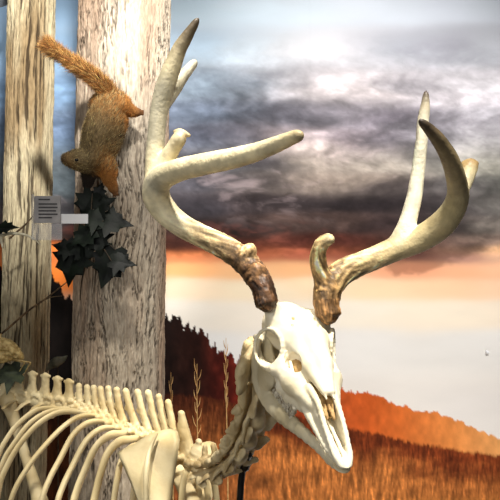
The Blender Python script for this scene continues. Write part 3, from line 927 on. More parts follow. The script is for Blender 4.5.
# ---- ribs of the near side; each starts at its vertebra and bows out towards the viewer
side = np.cross(np.array([0, 0, 1.0]), centers[12] - centers[6]); side /= np.linalg.norm(side)
side = -side                                    # the deer's right
near = [
    (0, [(80, 409), (60, 408.5), (38, 409.5), (18, 424), (6, 440), (0, 452), (-9, 480), (-13, 520), (-8, 560)], 2.4),
    (1, [(89, 412), (70, 410), (50, 411.5), (30, 423), (13, 445), (4, 460), (-5, 487), (-9, 530), (0, 580)], 2.6),
    (2, [(97, 415), (76, 412), (57, 413), (38, 424), (20, 444), (7, 466), (-1, 488), (-4, 530), (10, 590)], 2.9),
    (3, [(105, 419), (93, 415.5), (80, 416.5), (66, 424.5), (48, 442), (28, 467), (12, 497), (4, 540), (18, 600)], 3.6),
    (4, [(114, 424), (101, 421.5), (87, 423.5), (73, 435), (60, 459), (50, 478), (42, 500), (34, 545), (46, 606)], 4.0),
    (5, [(123, 429), (112, 428), (100, 429.5), (86, 441), (72, 467), (63, 486), (57, 505), (50, 550), (60, 610)], 4.2),
    (6, [(136, 433), (121, 434), (109, 436), (96, 447), (85, 470), (77, 490), (72, 510), (66, 555), (76, 612)], 4.3),
    (7, [(148, 437), (130, 439.5), (119, 442), (108, 453), (101, 472), (96, 492), (92, 512), (88, 560), (98, 615)], 4.3),
    (8, [(159, 441.5), (140, 445), (130, 449), (121, 462), (117, 480), (114, 500), (112, 520), (110, 565), (118, 615)], 3.6),
    (9, [(168, 446.5), (150, 452), (141, 460), (136, 478), (133, 505), (132, 560), (138, 612)], 3.2),
    (10, [(177, 452), (164, 458), (155, 468), (152, 486), (150, 510), (150, 560), (154, 605)], 3.2),
    (11, [(186, 459), (175, 464), (171, 474), (170, 490), (168, 515), (168, 560), (170, 595)], 3.2),
    (12, [(195, 465), (188, 469), (184, 478), (182, 494), (181, 520), (180, 560), (180, 585)], 3.2),
]
bow = [0, 0.02, 0.045, 0.075, 0.095, 0.105, 0.11, 0.10, 0.07]
thn = {j: c for j, c in enumerate(thx)}
for j, pts, rp in near:
    d0 = thx[j][2]
    n = len(pts)
    sc = 1.0 if j < 9 else 0.6
    P, Rr = [], []
    for q, (x, y) in enumerate(pts):
        bw = np.interp(q / (n - 1), np.linspace(0, 1, 9), bow) * sc
        d = d0 - bw * 0.85
        P.append(W(x, y, d))
        Rr.append(rp * 1.18 * d / F * (0.62 if q == 0 else 0.8 if q == 1 else 1.0 if q < n - 2 else 0.85))
    v, f = tube(P, Rr, 12, 6, up=side, squash=0.62)
    make('rib', v, f, M['rib'], DEER)
for j in range(9, 13):                          # far side, behind the shoulder blade
    c = centers[len(spx) + j]
    P = [c, c - side * 0.025 + [0.005, 0, -0.008], c - side * 0.055 + [0, 0, -0.05], c - side * 0.065 + [0, 0, -0.11], c - side * 0.055 + [0, 0, -0.18], c - side * 0.03 + [0, 0, -0.24]]
    v, f = tube(P, [0.004, 0.0055, 0.006, 0.006, 0.0055, 0.005], 12, 6, up=side, squash=0.62)
    make('rib', v, f, M['rib'], DEER)
st = [W(20, 640, 1.10), W(80, 634, 1.07), W(130, 622, 1.03), W(182, 590, 0.985)]
v, f = tube(st, [0.006, 0.009, 0.010, 0.008], 14, 8)
make('sternum', v, f, M['bone'], DEER)


# ---- shoulder blade: rows across the plate, from its upper border down to the socket
fwd0 = (centers[-1] - centers[4]); fwd0[2] = 0; fwd0 /= np.linalg.norm(fwd0)


def scapula():
    rows = [  # left edge, ridge, right edge (px, py), depth
        ((131, 445.5), (151, 433), (171, 428.5), .985, .000), ((123, 449), (149, 442), (177.5, 431), .976, .004),
        ((117, 453), (147, 452), (180, 440), .966, .009), ((123, 466), (145, 466), (178, 455), .953, .013),
        ((130, 482), (143.5, 482), (175.5, 472), .942, .016), ((136, 497), (143, 497), (172.5, 490), .932, .018),
        ((141, 514), (146, 514), (169, 510), .924, .018), ((147, 540), (151, 540), (166, 538), .916, .014), ((151, 566), (157, 566), (167, 566), .91, .006), ((151, 580), (159, 581), (168, 580), .908, .004)]
    V, Fc = [], []
    m = 12
    for (l, c, r, d, rg) in rows:
        wl = W(l[0], l[1], d - 0.004); wr = W(r[0], r[1], d); cr = W(c[0], c[1], d - rg * 1.1)
        fr = []
        for t in np.linspace(0, 1, 6)[:-1]: fr.append(wl + (cr - wl) * t + np.array([0, 0.0015 * math.sin(t * math.pi), 0]))
        for t in np.linspace(0, 1, 6): fr.append(cr + (wr - cr) * t + np.array([0, 0.002 * math.sin(t * math.pi), 0]))
        bk = []
        for t in np.linspace(0, 1, 11)[1:-1][::-1]: bk.append(wl + (wr - wl) * t + np.array([0, 0.004, 0]))
        V += fr + bk
    per = 11 + 9
    for i in range(len(rows) - 1):
        for k in range(per):
            k2 = (k + 1) % per
            Fc.append((i * per + k, (i + 1) * per + k, (i + 1) * per + k2, i * per + k2))
    Fc.append(tuple(range(per)))
    Fc.append(tuple((len(rows) - 1) * per + k for k in range(per))[::-1])
    return V, Fc


v, f = scapula()
crest = [W(157, 434, .965), W(152, 444, .946), W(148, 458, .9275), W(146, 476, .910), W(146, 500, .8985), W(149, 540, .895), W(152, 560, .90)]
SC = make('scapula', *join((v, f), tube(crest, [0.002, 0.0034, 0.0042, 0.0046, 0.0046, 0.0040, 0.002], 10, 6)), M['bone'], DEER)
# the far blade
v2 = [np.array(x) - side * 0.15 - fwd0 * 0.03 + np.array([0.0, 0.0, -0.07]) for x in v]
make('scapula', v2, f, M['bone'], DEER)


# ---- limbs down to the ground, pelvis
def longbone(name, a, b, r, knob=1.6, mat='bone', parent=DEER):
    a = np.array(a); b = np.array(b)
    ts = [0, 0.06, 0.16, 0.5, 0.84, 0.94, 1.0]
    rs = [r * knob, r * knob * 0.95, r * 1.05, r * 0.85, r * 1.05, r * knob * 0.9, r * knob * 0.95]
    v, f = tube([a + (b - a) * t for t in ts], rs, 14, 4)
    return make(name, v, f, M[mat], parent)


fwd = (centers[-1] - centers[4]); fwd[2] = 0; fwd /= np.linalg.norm(fwd)
sh = W(159, 582, .908)
for k, o in enumerate((np.zeros(3), -side * 0.15 - fwd0 * 0.03 + np.array([0, 0, -0.07]))):
    s0 = sh + o
    el = s0 - fwd * 0.10 + [0, 0, -0.17]
    ca = el + fwd * 0.05 + [0, 0, 0]
    ca[2] = 0.27
    fe = ca + fwd * 0.005; fe[2] = 0.07
    longbone('humerus', s0, el, 0.011)
    longbone('radius', el, ca, 0.010, 1.45)
    longbone('cannon_bone', ca, fe, 0.009, 1.45)
    hf = fe + fwd * 0.03; hf[2] = 0.012
    v, f = tube([fe, fe + fwd * 0.015 - [0, 0, 0.03], hf], [0.010, 0.011, 0.012], 12, 5)
    make('hoof', v, f, M['hoof'], DEER)
hip0 = W(-30, 402, 1.34)
for k, o in enumerate((side * 0.07, -side * 0.07)):
    hp = hip0 + o - fwd * 0.02 + [0, 0, -0.03]
    v, f = tube([hip0 + o * 0.6 + fwd * 0.07 + [0, 0, 0.01], hip0 + o * 0.8 + [0, 0, 0], hp - fwd * 0.03, hp - fwd * 0.14 + [0, 0, -0.03]], [0.02, 0.013, 0.018, 0.014], 14, 6, up=side, squash=0.6)
    make('pelvis_half', v, f, M['bone'], DEER)
    if k == 0:
        stf = hp + fwd * 0.06 + [0, 0, -0.25]
        hp2 = hp + [0, 0, -0.01]
    else:
        hp2 = W(8, 400, 1.255); stf = W(41, 505, 1.20)
    longbone('femur', hp2, stf, 0.0125, 1.45)
    hk = stf - fwd * 0.22; hk[2] = 0.36
    longbone('tibia', stf, hk, 0.011, 1.45)
    fe = hk + fwd * 0.03; fe[2] = 0.07
    longbone('cannon_bone', hk, fe, 0.009, 1.45)
    hf = fe + fwd * 0.03; hf[2] = 0.012
    v, f = tube([fe, fe + fwd * 0.015 - [0, 0, 0.03], hf], [0.010, 0.011, 0.012], 12, 5)
    make('hoof', v, f, M['hoof'], DEER)
b = W(247, 466, .955)
v, f = tube([W(250, 455, .93) , b, W(240, 500, .965), np.array([b[0] - .02, .97, 0.4]), np.array([b[0] - .02, .97, 0.0])], [0.004, 0.006, 0.006, 0.006, 0.006], 12, 6)
tag(make('support_rod', v, f, M['rod'], DEER), 'black metal rod holding up the neck')


# ------------------------------------------------------------------ the squirrel
def squirrel():
    D = 1.195
    root = thing('squirrel', 'brown squirrel clinging head down to the pale tree trunk', 'squirrel', tuple(W(105, 130, D)))
    k = D / F
    q = lambda x, y, dd=0.0: W(x, y, D + dd)
    pts = []
    def A(x, y, r, dd=0.0): return q(x, y, dd), r * k
    g = Field(q(30, 205, -0.07), q(160, 25, 0.10) + [0.0, 0, 0.0], 0.0017)
    lo = np.minimum(q(30, 205, -0.08), q(150, 25, 0.09)); hi = np.maximum(q(30, 205, -0.08), q(150, 25, 0.09))
    g = Field([lo[0], D - 0.075, lo[2]], [hi[0], D + 0.065, hi[2]], 0.0017)
    def ch(l, kk=0.012):
        P, Rr = zip(*[A(*e) for e in l])
        g.chain(P, Rr, kk, smooth=4)
        pts.append(l)
    ch([(115, 104, 12, .012), (109, 116, 16.5, .004), (103, 133, 17.5, 0), (98, 150, 15, 0), (94, 161, 12, -.006)], 0.01)
    ch([(94, 161, 11.5, -.008), (85, 161, 9.6, -.016), (78, 160, 8.2, -.020), (71, 159.5, 5.4, -.024), (65, 159, 3.0, -.026)], 0.008)
    ch([(80, 156, 6, -.02), (75, 157, 5, -.024)], 0.006)
    for dx, dd in ((0, -.030), (4, -.006)):                   # ears
        g.cap(q(87 + dx, 155, dd), q(90 + dx, 146.5, dd), 3.6 * k, 1.5 * k, 0.003, flat=((0.4, 1, 0), 1.8))
    ch([(113, 107, 11, .0), (121, 106, 8, -.004), (127, 109, 5.2, .004), (133, 112, 3.4, .012), (139, 112, 2.4, .018)], 0.008)   # hind leg
    ch([(106, 100, 9, .02), (98, 104, 7, .028), (95, 110, 4, .032)], 0.008)
    ch([(101, 158, 9, -.006), (107, 168, 7.5, -.006), (109, 178, 5.5, .0), (112, 186, 3.8, .012), (115, 191, 2.8, .018)], 0.007)   # front leg
    ch([(92, 166, 8, .010), (89, 174, 6, .016), (88, 182, 4, .024), (87, 187, 2.6, .03)], 0.007)
    # toes
    for bx, by, dr in ((140, 113, (1.0, -0.1)), (115, 191, (0.25, 1.0)), (87, 187, (-0.1, 1))):
        dr = np.array(dr); nrm = np.array([-dr[1], dr[0]])
        base_dd = .018 if bx != 87 else .03
        for t in (-1.2, -0.4, 0.4, 1.2):
            e = dr * 5.5 + nrm * t * 2.4
            g.chain([q(bx + nrm[0] * t, by + nrm[1] * t, base_dd), q(bx + e[0] * .6, by + e[1] * .6, base_dd - .003), q(bx + e[0], by + e[1], base_dd + .004)], [1.3 * k, 1.1 * k, 0.6 * k], 0.001)
    V, Fq = g.mesh()
    # keep clear of the bark
    tail_l = [(115, 103, 8, .012), (109, 93, 9.5, .006), (100, 83, 9.5, 0), (88, 73, 8.6, -.004), (74, 64, 7.8, -.006), (60, 54, 7, -.008), (52, 49, 6, -.008), (47, 45, 4.5, -.008)]
    # tint
    SP, SCo = [], []
    oran, oliv, dk = (204, 138, 66), (126, 108, 70), (44, 32, 22)  # dk puts the shade under the head into the far foreleg's colour
    for l, c in zip(pts, [[oran, (130, 104, 60), oliv, oliv, oliv], [oliv, oliv, (140, 112, 64), (160, 122, 70), (84, 62, 40)], [oliv, oliv], [(150, 114, 60), oran, oran, oran, (120, 74, 36)], [oran, oran, dk], [(168, 120, 60), oran, oran, oran, (110, 70, 36)], [dk, dk, dk, dk]]):
        P, Rr = zip(*[A(*e) for e in l])
        Pd, Rd = spline(P, Rr, 5)
        t = np.linspace(0, len(l) - 1, len(Pd)); cl = lin(np.array(c, float))
        for a, (p, r) in enumerate(zip(Pd, Rd)):
            SP.append(p); SCo.append([np.interp(t[a], range(len(c)), cl[:, z]) for z in range(3)])
    SP = np.array(SP); SCo = np.array(SCo)
    def tint(V):
        out = np.zeros((len(V), 3))
        for a in range(0, len(V), 5000):
            dd = ((V[a:a + 5000, None] - SP[None]) ** 2).sum(-1)
            w = 1.0 / (dd + 2e-5) ** 3
            out[a:a + 5000] = (w @ SCo) / w.sum(1)[:, None]
        return out * 1.05
    N = normals(V, Fq)
    C = tint(V)
    body = make('body', V, Fq, M['fur_skin'], root, colors=C * 0.6)
    for ddx in (0,):
        e = W(76.5, 160.0, D - 0.0253 - 8.0 * k)
        g2 = Field(e - 0.008, e + 0.008, 0.0007)
        g2.ell(e + [0, 0.0018, 0], (0.0042, 0.0042, 0.0038), 0)
        v2, f2 = g2.mesh()
        make('eye', v2, f2, M['eye'], root)
        g3 = Field(e - 0.011, e + 0.011, 0.0008)
        for a in np.linspace(0, 2 * math.pi, 17)[:-1]:
            b2 = a + 2 * math.pi / 16
            g3.cap(e + [0.0052 * math.cos(a), 0.001, 0.0042 * math.sin(a)], e + [0.0052 * math.cos(b2), 0.001, 0.0042 * math.sin(b2)], 0.0008, 0.0008, 0.0005)
        v2, f2 = g3.mesh()
        tag(make('eye_ring', v2, f2, M['fur_skin'], root, colors=np.tile(lin((160, 138, 96)), (len(v2), 1))), 'pale ring of fur around the eye')
    # tail core
    P, Rr = zip(*[A(*e) for e in tail_l])
    tv_, tf_ = tube(P, [r * 0.7 for r in Rr], 14, 6)
    tp, tr = spline(P, Rr, 14)
    TAIL = make('tail', tv_, tf_, M['fur_skin'], root, colors=np.tile(lin((120, 78, 34)), (len(tv_), 1)))

    def hairs(O, Dn, Lh, Cc, wd):
        """flat tapering hairs, two faces each, bent a little"""
        n = len(O)
        sd = np.cross(Dn, rng.normal(size=(n, 3))); sd /= np.linalg.norm(sd, axis=1)[:, None] + 1e-9
        bend = rng.normal(0, 0.18, (n, 3))
        mid = O + Dn * Lh[:, None] * 0.5
        tipp = O + (Dn + bend) * Lh[:, None]
        V = np.empty((n, 5, 3))
        V[:, 0] = O - sd * wd; V[:, 1] = O + sd * wd
        V[:, 2] = mid - sd * wd * 0.8; V[:, 3] = mid + sd * wd * 0.8
        V[:, 4] = tipp
        b = np.arange(n)[:, None] * 5
        fq = np.vstack([b + [0, 1, 3, 2], b + [2, 3, 4, 4]])
        quads = [tuple(r) for r in (b + [0, 1, 3, 2]).tolist()] + [tuple(r) for r in (b + [2, 3, 4]).tolist()]
        return V.reshape(-1, 3), quads, np.repeat(Cc, 5, axis=0)

    # body fur lies back from nose to tail
    px_ = 250 + V[:, 0] / V[:, 1] * F; py_ = 250 + (CAMZ - V[:, 2]) / V[:, 1] * F
    okv = np.flatnonzero((px_ < 137) & (py_ < 187))
    n = 15000
    pick = okv[rng.integers(0, len(okv), n)]
    O = V[pick]; Nn = N[pick]
    back = np.array(W(115, 104, D)) - np.array(W(90, 162, D)); back /= np.linalg.norm(back)
    hd = O[:, 0] < W(92, 0, D)[0]
    flow = np.tile(back, (n, 1)); flow[hd] = np.array([0.93, 0.1, -0.1])
    flow = flow - Nn * (flow * Nn).sum(1)[:, None]
    Dn = Nn * 0.42 + flow * 0.9 + rng.normal(0, 0.13, (n, 3))
    Dn /= np.linalg.norm(Dn, axis=1)[:, None]
    cen = np.array([W(103, 133, D)[0], D, W(103, 133, D)[2]])
    Lh = 0.0075 + 0.004 * rng.random(n)
    Lh = np.where(hd, Lh * 0.5, Lh)
    xpx = 250 + O[:, 0] / O[:, 1] * F; ypx = 250 + (CAMZ - O[:, 2]) / O[:, 1] * F
    paw = (xpx > 131) | (ypx > 178)
    Lh = np.where(paw, Lh * 0.4, Lh)
    C = tint(O)
    u = rng.random(n)[:, None]
    leg = ((xpx > 124) | (ypx > 172))[:, None]
    C = np.where((u < 0.26) & ~leg, lin((46, 36, 24))[None], np.where((u > 0.70) & ~leg, lin((196, 172, 116))[None], C))
    C = C * np.exp(rng.normal(0, 0.25, n))[:, None]
    v3, f3, c3 = hairs(O, Dn, Lh, np.clip(C, 0.004, 0.8), 0.00030)
    make('fur', v3, f3, M['fur'], body, smooth=False, colors=c3)
    # tail brush
    n = 12000
    tp = np.array(tp); tr = np.array(tr)
    T = np.gradient(tp, axis=0); T /= np.linalg.norm(T, axis=1)[:, None]
    pk = rng.integers(0, len(tp), n)
    rd = rng.normal(size=(n, 3)); rd -= T[pk] * (rd * T[pk]).sum(1)[:, None]; rd /= np.linalg.norm(rd, axis=1)[:, None]
    O = tp[pk] + rd * tr[pk][:, None] * 0.6
    Dn = rd * 0.75 + T[pk] * 0.95 + rng.normal(0, 0.16, (n, 3)); Dn /= np.linalg.norm(Dn, axis=1)[:, None]
    Lh = 0.012 + 0.010 * rng.random(n)
    u = rng.random(n)
    Cc = np.where((u < 0.28)[:, None], lin((88, 54, 24)), np.where((u < 0.7)[:, None], lin((176, 112, 46)), lin((222, 170, 96))))
    Cc = 1.0 * Cc * np.exp(rng.normal(0, 0.25, n))[:, None]
    v4, f4, c4 = hairs(O, Dn, Lh, np.clip(Cc, 0.004, 0.8), 0.00034)
    make('brush', v4, f4, M['fur'], TAIL, smooth=False, colors=c4)


squirrel()


# ------------------------------------------------------------------ ivy on the trunk
def leafmesh(c, tipdir, nrm, size, seed):
    """five-pointed ivy leaf, folded along its midrib, 0.8 mm thick"""
    t = np.array(tipdir, float); n = np.array(nrm, float)
    t /= np.linalg.norm(t); n -= t * (n @ t); n /= np.linalg.norm(n)
    s = np.cross(n, t)
    r = np.random.default_rng(seed)
    half = [(0.0, -0.34), (0.14, -0.46), (0.34, -0.42), (0.30, -0.22), (0.62, -0.10), (0.34, 0.06), (0.40, 0.24), (0.20, 0.24), (0.10, 0.45), (0.0, 0.66)]
    half = [(a * (1 + 0.1 * r.normal()), b) for a, b in half]
    half[0] = (0, -0.34); half[-1] = (0, 0.66)
    top = []
    def z(x, y): return 0.16 * abs(x) - 0.22 * max(y, 0) ** 2 - 0.25 * x * x + 0.02 * math.sin(9 * y + seed)
    V = []; Fc = []
    mid = [(0, y) for y in np.linspace(-0.34, 0.66, len(half))]
    def put(x, y, off): V.append(np.array(c) + size * (s * x + t * y + n * (z(x, y) + off))); return len(V) - 1
    for off, flip in ((0.0, False), (-0.014, True)):
        for sg in (1, -1):
            o = [put(sg * a, b, off) for a, b in half]
            h = [put(sg * a * 0.5, 0.5 * (b + mid[i][1]), off) for i, (a, b) in enumerate(half)]
            m_ = [put(0, mid[i][1], off) for i in range(len(half))]
            for i in range(len(half) - 1):
                for A, B in ((o, h), (h, m_)):
                    qd = (A[i], A[i + 1], B[i + 1], B[i])
                    if (sg == 1) == flip: qd = qd[::-1]
                    Fc.append(qd)
    return V, Fc


IV = thing('ivy', 'dark green ivy sprig hanging on the pale trunk below the squirrel', 'ivy', tuple(W(92, 235, 1.2)))
lv = [  # centre px, py, depth, tip direction (screen right, toward viewer, up), size px, pale
    (88, 203, 1.195, (-.5, 0.1, -1.0), (0, -1, .35), 30, 0), (101, 205, 1.19, (.9, 0, .5), (.1, -1, .5), 26, 0), (94, 219, 1.175, (-.9, -.1, .2), (0, -1, .6), 27, 1),
    (112, 222, 1.18, (1.0, 0, -.12), (.1, -1, .55), 34, 0), (84, 236, 1.165, (-.7, -.2, -.5), (-.1, -1, .4), 28, 1), (97, 241, 1.17, (.3, -.1, -1), (.2, -1, .3), 28, 0),
    (72, 262, 1.185, (-.25, 0, -1.0), (-.3, -1, .2), 40, 0), (66, 248, 1.19, (-.9, 0, .25), (-.2, -1, .4), 24, 0), (110, 263, 1.175, (-.35, -.1, -1), (.1, -1, .1), 42, 0),
    (120, 262, 1.17, (1, 0, -.15), (.2, -1, .5), 26, 0), (84, 252, 1.18, (.2, -.1, -1), (0, -1, .2), 26, 1), (99, 193, 1.20, (.3, 0, 1), (0, -1, .2), 18, 0),
]
hub = W(92, 230, 1.195)
for i, (x, y, d, td, nr, sz, pale) in enumerate(lv):
    c = W(x, y, d)
    v, f = leafmesh(c, td, nr, sz * d / F, i)
    lf = make('leaf', v, f, M['ivy_pale'] if pale else M['ivy'], IV)
    if pale: lf['label'] = 'leaf of a slightly paler green'
    t = np.array(td, float); t /= np.linalg.norm(t)
    base = c - t * sz * d / F * 0.34
    v, f = tube([hub, (hub + base) / 2 + [0, -0.006, 0.003], base], [0.0014, 0.0011, 0.0009], 8, 5)
    make('leaf_stalk', v, f, M['stem'], IV)
v, f = tube([W(104, 186, 1.225), W(97, 205, 1.205), hub, W(88, 250, 1.195), W(82, 280, 1.21), W(80, 300, 1.23)], [0.0016, 0.002, 0.0022, 0.002, 0.0017, 0.001], 10, 6)
make('vine', v, f, M['stem'], IV)

# ------------------------------------------------------------------ label card in its clear holder, and a bar imitating a glass reflection
def acrylic(alpha, g):
    m, nt, b = nodes('acrylic_and_reflection')
    b.inputs['Base Color'].default_value = (g, g, g, 1)
    b.inputs['Roughness'].default_value = 0.25
    b.inputs['Alpha'].default_value = alpha
    return m


M['acrylic'] = acrylic(0.2, 0.5)
M['reflection_tint'] = acrylic(0.42, 0.85)  # pale half-clear tone standing in for a reflection on the case glass
M['card'] = noise_mat('label_card', srgb(128, 124, 122), srgb(152, 148, 146), 40, 0.6)
M['ink'] = noise_mat('label_ink', srgb(42, 40, 42), srgb(60, 58, 58), 200, 0.7)
CD = 1.15
CARD = thing('label_card', 'small grey text card in a clear holder between the two trunks', 'label', tuple(W(47, 209, CD)))


def plate(x0, y0, x1, y1, d, th):
    a = W(x0, y1, d); b = W(x1, y0, d)
    return box((a[0], d, a[2]), (b[0], d + th, b[2]))


v, f = plate(34, 196, 60.5, 223, CD, 0.0012)
make('card', v, f, M['card'], CARD, smooth=False)
for i, (y, x1) in enumerate([(199.5, 50), (204, 57), (207.4, 57.5), (210.8, 56), (214.2, 57.5), (217.6, 52)]):
    v, f = plate(38.5, y - 0.7, x1, y + 0.7, CD - 0.0006, 0.0005)
    make('text_line', v, f, M['ink'], CARD, smooth=False)
v1 = plate(31.5, 194, 33.8, 240, CD - 0.001, 0.003)
v2 = plate(31.5, 223.5, 62, 240, CD + 0.0005, 0.0015)
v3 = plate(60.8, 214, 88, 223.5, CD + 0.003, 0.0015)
v, f = join(v1, v2)
tag(make('holder', v, f, M['acrylic'], CARD, smooth=False), 'clear plastic holder')
v4 = tube([W(40, 206, CD + 0.003), W(40, 206, 1.462)], [0.0014, 0.0014], 8, 2)
make('bracket', v4[0], v4[1], M['acrylic'], CARD)
tag(make('glass_reflection', v3[0], v3[1], M['reflection_tint'], CARD, smooth=False), 'bright translucent bar standing in for a reflection on glass')

# ------------------------------------------------------------------ twigs, leaf, small creatures, dry grass
v, f = tube([W(-12, 344, 1.36), W(6, 330, 1.35), W(28, 311, 1.33), W(48, 297, 1.31), W(68, 281, 1.29)], [0.0026, 0.0026, 0.0024, 0.002, 0.0012], 10, 6)
v2, f2 = tube([W(44, 300, 1.313), W(52, 297, 1.30), W(62, 296, 1.29)], [0.0016, 0.0012, 0.0006], 8, 5)
v, f = join((v, f), (v2, f2))
tag(make('bare_twig', v, f, M['twig']), 'thin brown bare twig slanting up across the tan trunk', 'twig')
v, f = tube([W(10, 238, 1.36), W(18, 231, 1.355), W(27, 223, 1.35), W(33, 216, 1.345)], [0.0026, 0.0024, 0.002, 0.0012], 10, 6)
tag(make('bare_twig', v, f, M['twig']), 'short brown twig rising beside the grey text card', 'twig')
v, f = tube([W(-12, 238, 1.30), W(1, 236, 1.29), W(10, 233.5, 1.28), W(24, 234.5, 1.27), W(34, 239, 1.265), W(40, 244, 1.26)], [0.004, 0.004, 0.0032, 0.0028, 0.0022, 0.0014], 10, 6)
v2, f2 = tube([W(1, 236, 1.288), W(2, 241, 1.286), W(2.5, 247, 1.284)], [0.0055, 0.0045, 0.002], 10, 5)
v, f = join((v, f), (v2, f2))
tag(make('bleached_twig', v, f, M['pale_twig']), 'pale bleached twig bending down below the grey text card', 'twig')
v, f = leafmesh(W(4, 228, 1.27), (1, -.1, .12), (0.1, -1, 1.2), 24 * 1.27 / F, 40)
tag(make('ivy_leaf', v, f, M['ivy']), 'single dark green leaf above the pale bleached twig', 'leaf')

# small pale animal skeleton perched over the spine
SKD = 1.22
SM = thing('small_skeleton', 'small tan animal skeleton with thin bent legs above the deer spine', 'skeleton', tuple(W(8, 355, SKD)))
g = Field(W(-24, 374, SKD - .05), W(40, 330, SKD + .05), 0.0014)
q = lambda x, y, dd=0: W(x, y, SKD + dd)
kk = SKD / F
g.chain([q(-16, 346), q(-4, 345), (q(6, 347)), q(15, 352), q(22, 358)], [5 * kk, 7 * kk, 7.5 * kk, 5 * kk, 1.8 * kk], 0.004, smooth=4)
g.chain([q(-6, 352), q(3, 357), q(10, 358)], [5 * kk, 6 * kk, 3 * kk], 0.004)
g.ell(q(3, 353, -0.02), (0.014, 0.010, 0.006), 0.002, sub=True)
g.ell(q(14, 356, -0.012), (0.006, 0.008, 0.004), 0.002, sub=True)
g.chain([q(0, 346), q(0, 338), q(1, 334)], [1.2 * kk, 1.2 * kk, 0.8 * kk], 0.003)
V, Fq = g.mesh()
V = V + normals(V, Fq) * (fbm(V * 160, 3, 4) * 0.0018)[:, None]
M['tan_bone'] = noise_mat('tan_bone', srgb(146, 118, 66), srgb(206, 182, 122), 120, 0.6, 0.3)
make('body', V, Fq, M['tan_bone'], SM)
for dx, dd in ((0, 0), (-6, .012)):
    v, f = tube([q(12 + dx, 359, dd), q(20 + dx, 360.5, dd - .004), q(28 + dx, 362, dd - .006), q(30.5 + dx, 363, dd - .006), q(28 + dx, 367, dd), q(25.5 + dx, 371.5, dd + .002)], [0.0018, 0.0013, 0.0013, 0.0016, 0.0012, 0.0012], 8, 5)
    make('leg', v, f, M['tan_bone'], SM)
v, f = leafmesh(W(10, 374, 1.225), (-1, -.1, 0.05), (0, -.8, 1), 34 * 1.22 / F, 50)
M['moss'] = noise_mat('grey_green_leaf', srgb(30, 38, 26), srgb(66, 74, 52), 60, 0.6, 0.2)
tag(make('green_leaf', v, f, M['moss']), 'grey green leaf under the legs of the small tan skeleton', 'leaf')
# faded leaf in the gap between the trunks
M['faded'] = noise_mat('faded_leaf', srgb(80, 82, 68), srgb(132, 130, 112), 60, 0.7, 0.2)
FL = thing('faded_plant', 'faded grey leaf on a thin stalk in the dark gap between trunks', 'leaf', tuple(np.array([W(58, 366, 1.42)[0], 1.42, 0.0])))
v, f = tube([W(46, 371, 1.425), W(52, 365, 1.42), W(58, 361, 1.415), W(63, 359, 1.412), W(67, 356, 1.41)], [0.002, 0.011, 0.013, 0.008, 0.002], 14, 5, up=(0, 1, 0.2), squash=0.3)
make('leaf', v, f, M['faded'], FL)
v, f = tube([W(54, 366, 1.423), W(58, 380, 1.42), np.array([W(58, 366, 1.42)[0], 1.42, 0.4]), np.array([W(58, 366, 1.42)[0], 1.42, 0.0])], [0.0012, 0.0015, 0.002, 0.0025], 8, 5)
make('stalk', v, f, M['stem'], FL)


def stalk(label, px, top, d, lean, spread, n, seed):
    r = np.random.default_rng(seed)
    b = W(px, 480, d); b[2] = 0.0
    t = W(px + lean, top, d)
    root = thing('dry_grass_stalk', label, 'dry grass', tuple(b), 'dry grass stalks behind the neck')
    mid = b + (t - b) * 0.55 + [0.004, 0, 0]
    v, f = tube([b, mid, b + (t - b) * 0.85, t], [0.0024, 0.002, 0.0013, 0.0006], 8, 8)
    make('stem', v, f, M['straw'], root)
    ms = []
    for i in range(n):
        q = 0.80 + 0.19 * (i / n)
        p = b + (t - b) * q
        sgn = -1 if i % 2 else 1
        e = p + np.array([sgn * spread * (0.5 + 0.6 * r.random()), r.normal(0, .006), 0.022 + 0.02 * r.random()])
        ms.append(tube([p, (p + e) / 2 + [sgn * spread * .15, 0, -.003], e], [0.0009, 0.0012, 0.0004], 6, 4))
    v, f = join(*ms)
    make('seed_head', v, f, M['straw'], root)


stalk('pale dry grass stalk with a forked seed head behind the shoulder spines', 198, 364, 1.5, -1, 0.012, 10, 1)
stalk('tall thin dry grass stalk rising nearest to the back of the skull', 227, 338, 1.55, -1, 0.007, 10, 2)
stalk('short faint dry grass stalk beside the pale trunk', 173, 372, 1.5, -2, 0.006, 7, 3)

# the display case's rail across the corner
v, f = tube([W(-70, 24, 1.75), W(-5, 4, 1.75), W(40, -12, 1.75)], [0.016, 0.016, 0.016], 4, 2)
tag(make('trim_1', v, f, M['rail'], smooth=False), kind='structure')

# ------------------------------------------------------------------ lamps, world, camera
def aim(o, target):
    o.rotation_euler = (Vector(target) - o.location).to_track_quat('-Z', 'Y').to_euler()


def spot(name, loc, target, power, angle, blend, size, col):
    l = bpy.data.lights.new(name, 'SPOT')
    l.energy = power; l.spot_size = math.radians(angle); l.spot_blend = blend; l.shadow_soft_size = size; l.color = col
    o = bpy.data.objects.new(name, l); COL.objects.link(o)
    o.location = loc; aim(o, target)
    return o


def area(name, loc, target, power, sx, sy, col):
    l = bpy.data.lights.new(name, 'AREA')
    l.shape = 'RECTANGLE'; l.size = sx; l.size_y = sy; l.energy = power; l.color = col
    o = bpy.data.objects.new(name, l); COL.objects.link(o)
    o.location = loc; aim(o, target)
    return o


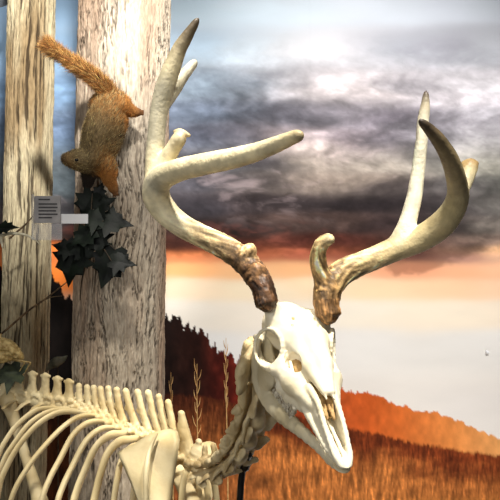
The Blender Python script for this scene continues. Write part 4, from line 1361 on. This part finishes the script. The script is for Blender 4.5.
warm = (1.0, 0.95, 0.86)
spot('skull_spotlight', (0.36, 0.20, 2.60), (0.07, 0.74, 1.16), 210, 30, 0.8, 0.05, warm)
spot('body_spotlight', (-0.20, 0.36, 2.60), (-0.16, 0.99, 1.03), 125, 30, 0.8, 0.05, warm)
spot('trunk_spotlight', (0.0, 0.20, 2.36), (-0.44, 1.30, 1.83), 290, 40, 0.9, 0.05, (1.0, 0.98, 0.95))
spot('mural_wash_spotlight', (1.25, 0.25, 2.65), (0.36, 2.0, 1.25), 140, 60, 0.8, 0.12, (1.0, 0.98, 0.96))
spot('mural_wash_spotlight', (0.50, 0.45, 2.65), (0.28, 2.0, 1.36), 120, 70, 0.9, 0.12, (1.0, 0.98, 0.96))
spot('mural_wash_spotlight', (-1.20, 1.25, 2.60), (-0.55, 2.0, 1.85), 18, 60, 0.9, 0.10, (1.0, 0.98, 0.96))
area('added_mural_fill', (0.55, 1.5, 0.08), (0.55, 2.0, 0.9), 5.5, 1.6, 0.15, (1.0, 0.95, 0.88))  # unseen low fill, added to even out the light on the mural
area('added_front_fill', (-0.75, -0.45, 1.55), (0.05, 0.8, 1.1), 8, 0.8, 0.8, (1.0, 0.97, 0.93))  # unseen fill, added from the camera side to lift the shaded jaw

wd = bpy.data.worlds.new('world')
bpy.context.scene.world = wd
wd.use_nodes = True
wd.node_tree.nodes['Background'].inputs[0].default_value = (0.9, 0.93, 1.0, 1)
wd.node_tree.nodes['Background'].inputs[1].default_value = 0.17

cam = bpy.data.cameras.new('camera')
cam.sensor_width = 36; cam.sensor_fit = 'HORIZONTAL'; cam.lens = 36 * F / 500
co = bpy.data.objects.new('camera', cam); COL.objects.link(co)
co.location = (0, 0, CAMZ); co.rotation_euler = (math.pi / 2, 0, 0)
cam.clip_start = 0.02
sc = bpy.context.scene
sc.camera = co
sc.view_settings.view_transform = 'Standard'
sc.view_settings.look = 'None'
sc.view_settings.exposure = 0.0
sc.view_settings.gamma = 1.0
sc.view_settings.use_curve_mapping = False
